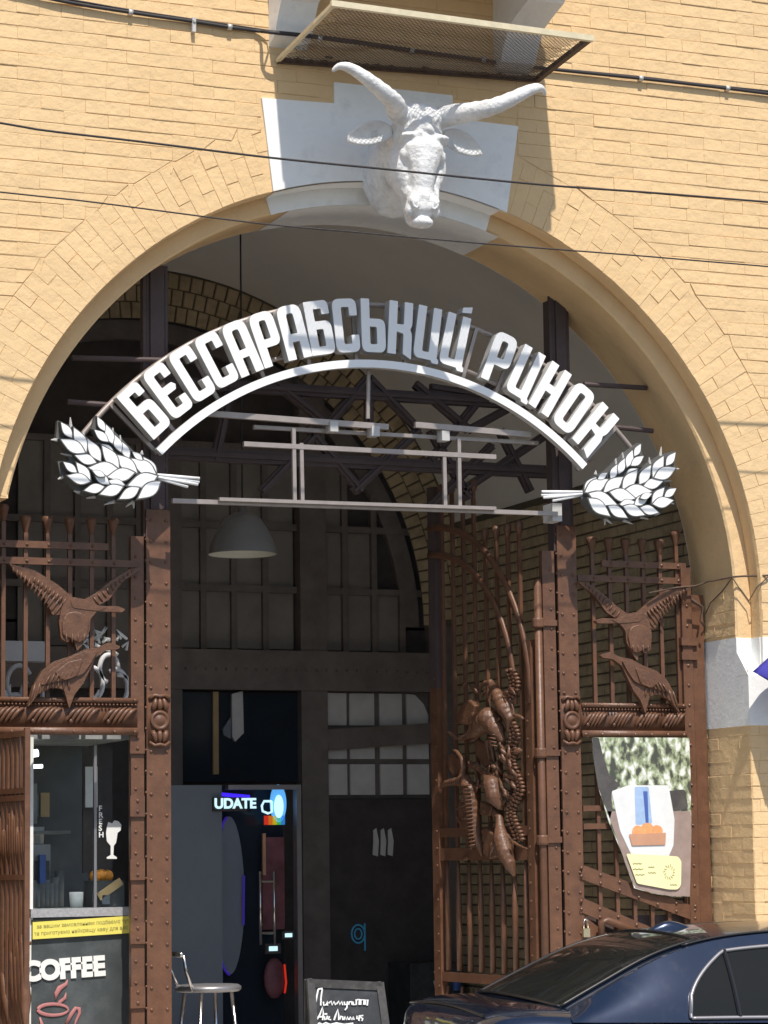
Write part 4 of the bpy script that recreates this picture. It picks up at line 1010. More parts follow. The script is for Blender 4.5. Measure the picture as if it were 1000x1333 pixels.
for k in range(46):                      # plaited corn and feather column
    y = 10+k*24; x = 545+26*math.sin(k*.45)+(30 if y > 500 else 0)
    for dx_ in (-22, 0, 20):
        c = ga((x+dx_, y+(8 if dx_ else 0)), .03); m.ball(c, (.020,.022,.013), 7, 5)
m.build('corn_braid', 'iron', leaf, smooth=True)
m = MB()
for k in range(22):
    x, y = random.uniform(470,600), random.uniform(480,900); a = ga((x,y), .02); b_ = ga((x+random.uniform(-50,10), y-random.uniform(60,140)), .05); m.tube([a,(a+b_)/2+LN*.02,b_], [.012,.015,.003], 6)
rg = random.Random(5)
for k in range(70):                      # oak leaves and feathers filling the trophy
    x, y = rg.uniform(180,600), rg.uniform(120,1240)
    if x < 250 and y > 600: continue
    a = rg.uniform(0,2*PI); A = ga((x,y), .03+rg.uniform(0,.05)); B = ga((x+55*math.cos(a), y+80*math.sin(a)), .02+rg.uniform(0,.06)); m.tube([A,A.lerp(B,.3),A.lerp(B,.7),B], [.004,.016,.014,.003], 6, .35, tuple(LN))
m.build('leaves', 'iron_relief', leaf, smooth=True)
# ribs on the hanging bodies
m = MB()
for k in range(17):
    y = 760+k*24; a = ga((285+k*3.2,y), .108); b_ = ga((352+k*1.4,y-12), .100); m.tube([a,(a+b_)/2+LN*.008,b_], [.003,.007,.004], 5)
for k in range(9):
    y = 300+k*24; a = ga((425+k*6,y), .108); b_ = ga((475+k*5,y+8), .098); m.tube([a,(a+b_)/2+LN*.006,b_], [.003,.006,.003], 5)
m.build('fur_ribs', 'iron', leaf, smooth=True)

# ================================================================== coffee kiosk
YK = .80
def kx(px): return U(px, 1150, YK).x
def kz(py): return U(100, py, YK).z
ki = thing('coffee_kiosk', (kx(100),YK,.12), 'coffee kiosk window with grey counter behind the iron gate', 'kiosk')
def kbox(nm, x0, x1, y0, y1, Ya, Yb, mt, par=ki): return sbox(nm, kx(x0), kx(x1), kz(y1), kz(y0), Ya, Yb, mt, par)
sbox('back_wall', kx(10), kx(172), .13, kz(955), YK+.9, YK+.95, 'kiosk_dark', ki)
sbox('side_wall', kx(34)-.04, kx(36), .13, kz(955), YK, YK+.9, 'kiosk_in', ki)
sbox('ceiling', kx(34), kx(172), kz(962), kz(955), YK, YK+.9, 'kiosk_in', ki)
sbox('corner_post', kx(38), kx(42), .13, kz(960), YK-.02, YK+.01, 'print_white', ki)
kbox('mullion', 122, 125.5, 970, 1185, YK-.01, YK+.015, 'alu')
m = MB(); m.box(kx(42),kx(122),YK+.001,YK+.005,kz(1184),kz(962)); m.build('window_pane', 'glass', ki)
m = MB(); m.box(kx(125.5),kx(168),YK+.001,YK+.005,kz(1184),kz(962)); m.build('window_pane', 'glass', ki)
m = MB(); m.box(kx(38),kx(170),YK-.046,YK+.30,kz(1193),kz(1182)); m.build('counter', 'counter', ki)
sbox('front_board', kx(40), kx(170), .13, kz(1196), YK-.03, YK+.02, 'coffee_board', ki)
ys = thing('yellow_strip', (kx(100),YK-.05,kz(1208)), 'yellow paper strip with two printed lines under the kiosk counter', 'notice')
m = MB(); m.plate([(kx(40),kz(1221)),(kx(167),kz(1216)),(kx(167),kz(1193.5)),(kx(40),kz(1199))], YK-.050, YK-.034); m.build('sheet', 'yellow', ys)
sl = (Vector((kx(167),0,kz(1193.5)))-Vector((kx(40),0,kz(1199)))).normalized()
put_text('printed_line', 'за вашим замовленням подбаємо тут', .030, 'ink_olive', (kx(45),YK-.0515,kz(1207)), ys, right=sl, ext=.0005)
put_text('printed_line', 'та приготуємо найкращу каву для вас', .030, 'ink_olive', (kx(42),YK-.0515,kz(1216)), ys, right=sl, ext=.0005)
sl2 = Vector((1,0,.045))
put_text('coffee_lettering', 'COFFEE', .148, 'print_white', (kx(28.5),YK-.036,kz(1274)), ki, right=sl2, ext=.004, bold=.0085, spacing=.92)
# red cup drawing
cp = [];
def kp(x, y, o=.036): p = U(40+x/7.143, 1180+y/7.143, YK-o); return p
def stroke(nm, pts, rs, mt, par, fn=kp, flat=.25):
    m = MB(); m.tube([fn(*p) for p in pts], rs, 8, flat); return m.build(nm, mt, par, smooth=True)
stroke('cup_print', [(345,680),(330,720),(270,760),(240,810),(232,870)], [.002,.010,.016,.014,.002], 'cup_red', ki)
stroke('cup_print', [(330,800),(320,850),(270,890),(245,930)], [.002,.010,.010,.002], 'cup_red', ki)
stroke('cup_print', [(210-140*math.cos(t*PI/12)*1.0, 960-52*math.sin(t*PI/12)) for t in range(25)], [.006+.005*abs(math.cos(t*PI/24)) for t in range(25)], 'cup_red', ki)
stroke('cup_print', [(85,1030),(105,1100),(150,1180),(200,1230)], [.004,.011,.012,.010], 'cup_red', ki)
stroke('cup_print', [(330,1090),(380,1000),(420,945),(450,950),(455,990),(425,1060),(415,1090),(370,1150)], [.010,.012,.011,.012,.010,.008,.005,.004], 'cup_red', ki)
# window decals and goods
for i, ch in enumerate('FRESH'):
    put_text('window_letter', ch, .044, 'print_white', (kx(126.5),YK-.03,kz(1056+i*8.6)), ki, ext=.001, bold=.001)
def kg(x, y): p = U(x, y, YK-.01); return p.x, p.z
m = MB(); m.plate([kg(*p) for p in ((139,1078),(141,1070),(146,1072),(149,1068),(154,1069),(158,1074),(157,1081),(153,1084),(151,1097),(148,1101),(147.5,1113),(152,1116),(152,1118),(139,1118),(139,1116),(144,1113),(144,1101),(139,1095),(138,1085))], YK-.014, YK-.009); m.build('cocktail_decal', 'print_white', ki)
m = MB(); m.tube([(kx(44),YK+.12,kz(981)),(kx(56),YK+.12,kz(979))], .022, 8); m.build('tube_light', 'led', ki)
m = MB(); m.tube([(kx(60),YK+.55,kz(994)),(kx(88),YK+.55,kz(993))], .012, 8); m.build('tube_light', 'led', ki)
sbox('shelf_panel', kx(55), kx(84), kz(1070), kz(1016), YK+.6, YK+.62, 'kiosk_in', ki)
sbox('shelf_board', kx(44), kx(120), kz(1084), kz(1080), YK+.45, YK+.85, 'kiosk_in', ki)
sbox('poster_panel', kx(127), kx(143), kz(1050), kz(996), YK+.25, YK+.26, 'paper', ki)
sbox('dark_panel', kx(127), kx(166), kz(1137), kz(970), YK+.3, YK+.32, 'black_wall', ki)
for i, (x, y) in enumerate(((133,1141),(141,1140),(149,1141))):
    m = MB(); m.ball((kx(x),YK+.14,kz(y)), .036, 12, 8); o = m.build('orange', 'orange_fruit', None, smooth=True); o.location = (0,0,0)
    tag(o, ('orange in the kiosk crate half hidden behind the window mullion','orange in the kiosk crate between two other oranges','orange in the kiosk crate on the side of the iron post')[i], 'orange', 'oranges on the kiosk counter')
cr_ = thing('fruit_crate', (kx(145),YK+.14,kz(1150)), 'wooden fruit crate with price cards on the kiosk counter', 'crate')
sbox('box', kx(124), kx(166), kz(1182), kz(1147), YK+.06, YK+.24, 'kiosk_dark', cr_)
m = MB(); a, b_ = kg(132,1168), kg(162,1147); m.bar((a[0],YK+.05,a[1]),(b_[0],YK+.05,b_[1]), .045, .01); m.build('wooden_slat', 'cardboard', cr_)
sbox('price_card', kx(136), kx(146), kz(1178), kz(1166), YK+.045, YK+.05, 'frost_glass', cr_)
m = MB(); m.lathe([(0,0),(.036,0),(.04,.04),(.042,.09),(.038,.09),(.035,.01),(0,.01)], (kx(107),YK+.12,kz(1182)), n=16); o = m.build('cup', 'paper', None, smooth=True); tag(o, 'small pale cup standing on the kiosk counter behind the glass', 'cup')
m = MB()
for k in range(9): m.tube([(kx(60+k*6),YK+.5,kz(1182)),(kx(60+k*6),YK+.5,kz(1150-8*(k%3)))], [.028,.03], 8)
o = m.build('bottles', 'kiosk_in', ki, smooth=True)
sbox('coffee_machine', kx(52), kx(96), kz(1150), kz(1098), YK+.5, YK+.8, 'alu', ki)
sbox('machine_front', kx(55), kx(93), kz(1146), kz(1120), YK+.47, YK+.499, 'kiosk_dark', ki)
for k in range(4): sbox('menu_card', kx(58+k*15), kx(70+k*15), kz(1060), kz(1030-3*(k%2)), YK+.84, YK+.85, ('paper','print_wood','frost_glass','cardboard')[k], ki)
for k in range(5):
    m = MB(); m.lathe([(0,0),(.03,0),(.036,.10),(0,.10)], (kx(50+k*9),YK+.6,kz(1097)), n=12); m.build('paper_cup', 'paper', ki)
sbox('blue_carton', kx(76), kx(84), kz(1150), kz(1112), YK+.40, YK+.44, 'print_navy', ki)
# white ornamental fence and planter visible through the upper left grille
of = thing('white_scroll_fence', (-1.8,1.3,2.4), 'white wrought scroll panel behind the crane grille', 'fence panel')
YO = 1.3
def op(x, y): return U(x, y, YO)
m = MB(); a, b_ = op(0,847), op(62,835); m.box(a.x, b_.x, YO, YO+.12, a.z-.06, b_.z+.0); m.build('planter', 'pane_pale', of)
for (cx, cy, r, a0, a1) in ((25,890,16,30,300),(42,905,14,120,420),(104,905,16,100,330),(120,890,14,-60,180),(150,895,16,-90,120),(142,870,12,0,260),(108,822,12,-60,200),(155,905,18,-80,100),(20,925,14,0,220)):
    m = MB(); m.tube([op(cx+r*math.cos(math.radians(lerp(a0,a1,i/14))), cy-1.5*r*math.sin(math.radians(lerp(a0,a1,i/14)))) for i in range(15)], .015, 6); m.build('scroll', 'pane_pale', of, smooth=True)
for (cx, cy) in ((98,935),(125,912),(128,945),(146,925),(10,905),(95,872)):
    m = MB(); c = op(cx, cy)
    pts = []
    for i in range(10):
        a = 2*PI*i/10; r = .055 if i % 2 == 0 else .022; pts.append((c.x+r*math.cos(a), c.z+r*1.3*math.sin(a)))
    m.plate(pts, YO-.01, YO+.01); m.build('leaf', 'print_white', of)
for k in range(16):
    x, y = random.uniform(110,165), random.uniform(815,850); m = MB(); m.tube([op(x,y), op(x+random.uniform(-10,10),y-random.uniform(2,9)), op(x+random.uniform(-16,16),y+random.uniform(-6,6))], .010, 5); m.build('twisted_strip', 'print_white', of, smooth=True)

# ================================================================== poster on the right grille
YQ = YP-.045
po = thing('poster_board', (1.9,YQ,1.8), 'cut photo poster of foliage, pale cloth and oranges on the right grille', 'poster')
def qq(x, y): p = U(740+x/3.846, 900+y/3.846, YQ); return p.x, p.z
BRD = [(120,230),(605,232),(612,420),(616,700),(608,1028),(522,1028),(420,1012),(330,985),(300,900),(260,790),(205,660),(150,480),(125,330)]
m = MB(); m.plate([qq(*p) for p in BRD], YQ, YQ+.006); m.build('board', 'poster_print', po)
def prt(nm, pts, k, mt, rnd=0):
    m = MB(); pp = [qq(*p) for p in (fillet([(x,y,rnd) for x, y in pts]) if rnd else pts)]; m.plate(pp, YQ-.0012*k, YQ-.0012*k+.001); return m.build(nm, mt, po)
prt('printed_trunk', [(120,230),(152,232),(175,330),(205,420),(260,470),(215,510),(220,590),(208,640),(150,480),(125,330)], 1, 'print_trunk')
prt('printed_ground', [(195,600),(612,600),(616,700),(608,1025),(522,1026),(420,1010),(335,983),(300,900),(260,790)], 1, 'print_wood')
prt('printed_shade', [(480,500),(585,490),(600,590),(510,600)], 2, 'print_trunk', 20)
prt('printed_cloth', [(215,500),(300,470),(500,470),(530,640),(525,770),(500,830),(320,830),(258,700)], 3, 'print_pale', 10)
prt('printed_ribbon', [(330,478),(400,478),(418,660),(335,668)], 4, 'print_blue', 10)
prt('printed_ribbon', [(372,500),(394,500),(400,665),(386,668)], 5, 'print_navy', 4)
prt('printed_crate', [(300,715),(485,708),(482,768),(315,772)], 8.2, 'print_box', 4)
for kq, (cx, cy, r) in enumerate(((345,700,28),(440,700,30),(392,690,32),(368,712,24),(418,715,24))):
    prt('printed_orange', [(cx+r*math.cos(2*PI*i/18), cy+r*math.sin(2*PI*i/18)) for i in range(18)], 6.1+.4*kq, 'print_fruit')
st = prt('yellow_sticker', [(285,812),(545,826),(562,850),(560,970),(545,992),(500,992),(340,962)], 9, 'print_yellow', 12)
for k, (x, y, L) in enumerate(((318,862,44),(318,890,52),(330,918,46),(395,880,30),(395,908,38),(505,968,34))):
    m = MB(); m.tube([Vector((qq(x+L*t/8,y+3*math.sin(t*2.1+k))[0], YQ-.0125, qq(x+L*t/8,y+3*math.sin(t*2.1+k))[1])) for t in range(9)], .0022, 4, .4); m.build('scribble', 'ink_olive', st)
m = MB()
for t in range(14):
    a = t*.45; r = 38+3*math.sin(t*3); x, y = 500+r*math.cos(a)*.75, 905+r*math.sin(a); x2, y2 = 500+(r-14)*math.cos(a+.2)*.75, 905+(r-14)*math.sin(a+.2)
    A, B = qq(x,y), qq(x2,y2); m.tube([(A[0],YQ-.0125,A[1]),(B[0],YQ-.0125,B[1])], .002, 4, .4)
m.build('scribble', 'ink_olive', st)
# padlock
pd = thing('padlock', (U(763,1208,YP-.03).x, YP-.03, U(763,1212,YP-.03).z), 'small worn brass padlock hanging on the iron gate', 'padlock')
c = U(763,1213,YP-.03); m = MB(); m.box(c.x-.022,c.x+.022,YP-.042,YP-.018,c.z-.032,c.z+.02); m.build('body', 'brass', pd)
m = MB(); m.tube([(c.x-.014,YP-.03,c.z+.015),(c.x-.014,YP-.03,c.z+.06),(c.x-.006,YP-.03,c.z+.075),(c.x+.006,YP-.03,c.z+.075),(c.x+.014,YP-.03,c.z+.06),(c.x+.014,YP-.03,c.z+.015)], .005, 8); m.build('shackle', 'chrome', pd, smooth=True)

# ================================================================== cables on the facade
def cable(name, pts, Y, r, label, clips=(), bracket=None):
    Yf = Y if callable(Y) else (lambda x: Y)
    P = [U(x, y, Yf(x)) for x, y in pts]
    a, b_ = P[0], P[-1]; P = [a+(a-P[1])*6]+P+[b_+(b_-P[-2])*6]
    PP = []
    for i in range(len(P)-1):
        p0, p1, p2, p3 = P[max(i-1,0)], P[i], P[i+1], P[min(i+2,len(P)-1)]
        for k in range(5):
            t = k/5; v = .5*((2*p1)+(p2-p0)*t+(2*p0-5*p1+4*p2-p3)*t*t+(3*p1-p0-3*p2+p3)*t**3); PP.append(v)
    PP.append(P[-1]); t_ = thing(name, P[1], label, 'cable')
    m = MB(); m.tube(PP, r, 6, up=(0,1,0)); m.build('wire', 'cable', t_, smooth=True)
    for x, y in clips:
        c = U(x, y, Yf(x)); m = MB(); m.tube([c-Vector((.012,0,0)), c+Vector((.012,0,-.002))], r*1.7, 8); m.build('clip', 'clip', t_, smooth=True)
    if bracket:
        Y = Yf(bracket[0]); c = U(*bracket, Y); m = MB(); m.box(c.x-.011,c.x+.011,Y-.014,.0,c.z-.055,c.z+.03); m.tube([(c.x,Y-.022,c.z+.01),(c.x,.0,c.z+.01)], .010, 6); m.build('wall_bracket', 'clip', t_)
    return t_
t1 = cable('facade_cable', [(-20,-22),(85,2),(170,16),(252,28),(300,35.5),(338,40.5),(352,42),(400,47),(450,54),(490,59),(540,66),(620,77),(690,87),(834,102),(947,115),(1010,123)], (lambda x: -.024-.11*max(0,min(1,(x-338)/14))+.11*max(0,min(1,(x-450)/40))), .0115, 'thick clipped cable running under the balcony with a wall bracket', [(170,16),(299,35),(416,50),(536,66),(629,77),(834,102),(947,115)], (252,30))
cable('facade_cable', [(60,-6),(170,13),(338,38),(352,40),(400,45),(450,51),(490,57),(536,64),(620,76),(690,86),(834,100),(900,108),(947,113),(1005,119)], (lambda x: -.024-.11*max(0,min(1,(x-338)/14))+.11*max(0,min(1,(x-450)/40))), .006, 'thin cable twisted along the thick clipped cable')
cable('facade_cable', [(0,160),(60,170),(180,184),(350,205),(500,220),(700,240),(850,251),(1000,263)], -.75, .0065, 'black sagging cable crossing in front of the bull muzzle')
cable('facade_cable', [(0,250),(120,263),(330,290),(460,302),(640,318),(820,332),(1000,347)], -.70, .0045, 'thin black cable crossing below the bull head and the keystone')
# cord draped on the right jamb
cj = thing('draped_cord', U(950,752,.05), 'loose twisted cord draped along the right arch jamb', 'cord')
for pts, r in (([(845,772,.40),(880,765,.44),(905,763,.44),(922,757,.40),(953,751,.10),(968,750,.08),(1000,749,-.02),(1030,748,-.02)],.006),([(953,751,.10),(962,765,.09),(975,782,.09),(985,765,.0),(1000,751,-.02)],.004),([(953,752,.10),(940,770,.25),(925,785,.40),(918,800,.42)],.004),([(900,780,.40),(915,790,.42),(912,808,.42),(917,815,.42)],.008)):
    m = MB(); m.tube([U(x,y,Y) for x,y,Y in pts], r, 6); m.build('strand', 'rust', cj, smooth=True)

# ================================================================== blue parasol at the right edge, narrowed like an awning to fit its shadow
aw = thing('parasol_corner', (3.1,-.3,.04), 'violet blue scalloped parasol corner, canopy reshaped to fit its shadow, beside the white impost band', 'parasol')
TIP = U(980,874,-.17)
def aw_pt(u, v):                         # u along the wall, v from wall edge to street edge
    a = TIP+Vector((1.7*u, .06*min(1,u*8), .10*u+.085*min(1,u*12))); b_ = TIP+Vector((.11+1.6*u, -.24, -.10+.10*u))
    p = a.lerp(b_, v) if u > 0 else TIP.lerp(b_, v); return p+Vector((0,0,.10*math.sin(PI*v)*min(1,u*7)))
m = MB(); m.sheet([[tuple(aw_pt(i/40, j/8)) for j in range(9)] for i in range(41)])
rows = []
for k in range(4):
    rows.append([tuple(aw_pt(i/80, 1)-Vector((0,0,(.03+.09*abs(math.sin(PI*i/80*9))**.7)*k/3))) for i in range(81)])
m.sheet(rows); m.sheet([[tuple(aw_pt(0,j/8)-Vector((0,0,.05*(j/8)*k/2))) for j in range(9)] for k in range(3)])
o = m.build('canopy', 'umbrella', aw, smooth=True); so = o.modifiers.new('s','SOLIDIFY'); so.thickness = .003; baked(o)
for x in (3.0, 3.9):
    p = aw_pt((x-TIP.x)/1.7, .9); m = MB(); m.tube([(p.x,p.y,.04),(p.x,p.y,p.z)], .018, 10); m.build('pole', 'alu', aw, smooth=True)
m = MB(); m.tube([aw_pt(.02,.5)-Vector((0,0,.01)), aw_pt(1,.5)-Vector((0,0,.01))], .012, 8); m.build('ridge_tube', 'alu', aw)

# ================================================================== bar stool
YSt = 1.5
def sp(x, y, Y=YSt): return U(x, y, Y)
seat = sp(283,1284)
stl = thing('bar_stool', (seat.x-.05,YSt,.12), 'chrome bar stool with a low bent backrest by the gate post', 'bar stool')
sc_ = Vector((seat.x-.06, YSt, seat.z))
m = MB(); m.lathe([(0,-.028),(.19,-.028),(.205,-.015),(.205,.0),(.19,.012),(.10,.016),(0,.016)], sc_, n=32); m.build('seat', 'alu', stl, smooth=True)
for a in (45,135,225,315):
    a = math.radians(a+10); d = Vector((math.cos(a),math.sin(a),0)); m = MB(); m.tube([sc_+d*.15-Vector((0,0,.03)), Vector((sc_.x,sc_.y,.12))+d*.23], .0125, 10); m.build('leg', 'chrome', stl, smooth=True)
m = MB(); m.tube([Vector((sc_.x+.20*math.cos(t*PI/12), sc_.y+.20*math.sin(t*PI/12), .42)) for t in range(25)], .010, 8); m.build('foot_ring', 'chrome', stl, smooth=True)
for sg in (-1,1):
    m = MB(); m.tube([sc_+Vector((-.14,sg*.13,-.02)), sc_+Vector((-.19,sg*.15,.10)), sc_+Vector((-.21,sg*.16,.20))], .0115, 8); m.build('back_post', 'chrome', stl, smooth=True)
m = MB(); m.tube([sc_+Vector((-.21+.10*abs(math.sin(a))*0-.06*math.cos(a), .17*math.sin(a), .205)) for a in [lerp(-1.5,1.5,i/12) for i in range(13)]], .017, 10); m.build('backrest', 'chrome', stl, smooth=True)

# ================================================================== chalkboard
YA = -.35
ch = thing('chalkboard_stand', (U(450,1320,YA).x,YA,.04), 'black folding chalkboard with white handwritten drink prices', 'chalkboard')
TL, TR = U(404,1275,YA), U(494,1279,YA)
wch = (TR-TL).length; fx = (TR-TL).normalized(); dn = Vector((-.0,-.24,-1)).normalized()
HC = (TL.z-.04)/-dn.z*.985
fn_ = fx.cross(Vector((0,0,1)))
def cb(u, v, o=0): return TL+fx*u+dn*v+Vector((0,-1,0))*o
def cbar(nm, a, b_, w): m = MB(); m.bar(a, b_, w, .024, (0,1,0)); return m.build(nm, 'chalk_frame', ch)
cbar('frame_rail', cb(-.01,.02), cb(wch+.01,.02), .045); cbar('frame_rail', cb(0,HC-.05), cb(wch,HC-.05), .05)
cbar('frame_stile', cb(.0,0), cb(-.03,HC), .045); cbar('frame_stile', cb(wch,0), cb(wch+.03,HC), .045)
m = MB(); m.add([cb(.0,.03,-.002),cb(wch,.03,-.002),cb(wch+.02,HC-.04,-.002),cb(-.02,HC-.04,-.002)],[(0,1,2,3)]); m.build('board', 'chalk_black', ch)
bk = Vector((.12,.34,-1)).normalized()
for u in (0, wch):
    m = MB(); m.bar(cb(u,0)+Vector((0,.03,0)), cb(u,0)+Vector((0,.03,0))+bk*((TL.z-.04)/-bk.z*.985), .045, .02, (0,1,0)); m.build('rear_leg', 'chalk_frame', ch)
m = MB(); a0_, a1_ = cb(0,0)+Vector((0,.03,0)), cb(wch,0)+Vector((0,.03,0)); kk = (TL.z-.04)/-bk.z*.95; m.add([a0_,a1_,a1_+bk*kk,a0_+bk*kk],[(0,1,2,3)]); m.build('rear_board', 'chalk_black', ch)
# chalk handwriting as strokes (crop pixels 5x from 380,1240)
def hw(x, y):
    p0 = cb(0,0,.006); n_ = fx.cross(-dn).normalized(); return UPL(380+x/5, 1240+y/5, p0, n_)
ST = [[(150,345),(160,300),(172,240)],[(170,240),(200,235)],[(198,238),(190,290),(188,345)],[(205,320),(208,345),(225,340),(230,318),(232,345)],[(240,330),(255,318),(262,342),(275,320),(285,342)],[(292,335),(305,318),(312,340),(325,320),(332,342)],[(340,320),(345,340),(358,338),(362,318),(358,360),(345,375)],[(370,340),(375,322),(390,320),(392,340)],[(398,320),(400,340),(420,338),(420,305)],[(425,308),(440,305),(438,340)],[(448,340),(450,308),(470,308),(468,340)],[(478,340),(480,310),(495,308),(490,345)],
 [(130,415),(160,410)],[(165,435),(185,400),(200,355),(205,400),(200,440)],[(172,420),(205,418)],[(212,415),(215,438),(228,432),(232,412)],[(212,402),(230,400)],[(245,415),(238,435),(255,438)],[(275,440),(285,410),(300,370),(305,410),(305,440)],[(312,435),(320,415),(330,418),(332,440)],[(340,438),(345,418),(355,438),(362,418),(368,438)],[(375,438),(380,420),(392,438),(400,420),(405,438)],[(425,412),(422,430),(440,430)],[(440,408),(436,445)],[(465,410),(448,412),(450,425),(462,430),(455,445)],[(160,470),(180,460),(200,470),(220,458),(250,470),(290,460),(340,470),(400,462)]]
for s_ in ST:
    m = MB(); m.tube([hw(*p) for p in s_], .0052, 5, .4); m.build('chalk_stroke', 'chalk', ch)

# ================================================================== parked car
car = thing('parked_car', (0,0,-.11), 'dark blue metallic saloon car parked in front of the gate', 'car')
KT = math.radians(-8.0); KO = Vector((-1.09, -2.9, -.11))
def K(x, y, z):                          # car frame: x forward from the tail, y to the left (towards the facade), z up
    return KO+Vector((x*math.cos(KT)-y*math.sin(KT), x*math.sin(KT)+y*math.cos(KT), z))
car.location = K(2.2,0,0)
KS = 1.0
# lower body stations: x, half width, sill z, shoulder z, deck edge z, deck centre z
STN = [(0.00,.62,.42,.70,.98,1.005),(.05,.74,.34,.80,1.045,1.075),(.14,.80,.30,.84,1.065,1.098),(.30,.85,.28,.86,1.075,1.110),(.55,.875,.27,.87,1.055,1.09),(.9,.89,.26,.88,1.02,1.03),(1.5,.90,.25,.88,.985,.99),(2.2,.90,.25,.86,.96,.965),(2.9,.90,.25,.85,.95,.97),(3.2,.89,.25,.84,.94,1.0),(3.7,.87,.26,.80,.86,.93),(4.15,.83,.27,.72,.76,.82),(4.40,.72,.30,.60,.66,.68),(4.50,.55,.36,.52,.56,.57)]
rows = []
for x, hw_, zs, zh, ze, zc in STN:
    prof = [(hw_*.86,zs-.06),(hw_*.97,zs),(hw_,lerp(zs,zh,.45)),(hw_*1.0,zh),(hw_*.965,lerp(zh,ze,.55)),(hw_*.90,ze),(hw_*.70,lerp(ze,zc,.72)),(hw_*.35,lerp(ze,zc,.96)),(0,zc)]
    full = prof+[(-y,z) for y, z in prof[-2::-1]]
    rows.append([tuple(K(x,y,z)) for y, z in full])
m = MB(); m.sheet(rows); m.add(rows[0],[tuple(range(len(rows[0])))]); m.add(rows[-1],[tuple(range(len(rows[-1])))])
o = m.build('body', 'car_paint', car, smooth=True); sb = o.modifiers.new('s','SUBSURF'); sb.levels = 2; sb.render_levels = 2; baked(o)
RAIL = [(.40,.700,1.065),(.62,.675,1.175),(.86,.640,1.285),(1.10,.605,1.350),(1.40,.585,1.382),(1.85,.580,1.395),(2.30,.595,1.375),(2.55,.62,1.31),(2.85,.67,1.17),(3.15,.72,1.02)]
CEN = [(.30,1.105),(.54,1.215),(.80,1.325),(1.06,1.385),(1.38,1.412),(1.85,1.425),(2.36,1.405),(2.64,1.335),(2.96,1.185),(3.30,1.02)]
def cat(P, i, t):
    p0, p1, p2, p3 = [Vector(P[max(0,min(len(P)-1,i+k))]) for k in (-1,0,1,2)]
    return .5*((2*p1)+(p2-p0)*t+(2*p0-5*p1+4*p2-p3)*t*t+(3*p1-p0-3*p2+p3)*t**3)
def top_pt(u, v):                        # u station 0..9, v -1..1 across
    i = min(int(u), len(RAIL)-2); t = u-i; r = cat(RAIL, i, t); c = cat([(a,0,b_) for a, b_ in CEN], i, t)
    k = abs(v)**2.4; return Vector((lerp(c.x,r.x,v*v), v*r.y, lerp(c.z,r.z,k)))
def patch(nm, u0, u1, v0, v1, mt, off=0.0, nu=14, nv=22):
    m = MB(); m.sheet([[tuple(K(*(top_pt(lerp(u0,u1,i/nu), lerp(v0,v1,j/nv))+Vector((-.35,0,.94))*off))) for j in range(nv+1)] for i in range(nu+1)]); return m.build(nm, mt, car, smooth=True)
patch('roof', 0, 9, -1, 1, 'car_paint', -.004, 60, 26)
rw = patch('rear_window', .15, 2.92, -.90, .90, 'car_glass', .003, 24, 22)
m = MB(); NN = 22
bd = [top_pt(.15,lerp(-.9,.9,i/NN)) for i in range(NN+1)]+[top_pt(lerp(.15,2.92,i/NN),.90) for i in range(NN+1)]+[top_pt(2.92,lerp(.9,-.9,i/NN)) for i in range(NN+1)]+[top_pt(lerp(2.92,.15,i/NN),-.90) for i in range(NN+1)]
m.tube([K(*(p+Vector((-.002,0,.004)))) for p in bd], .008, 6); m.build('window_seal', 'car_black', rw, smooth=True)
patch('windscreen', 6.3, 8.7, -.88, .88, 'car_glass', .003)
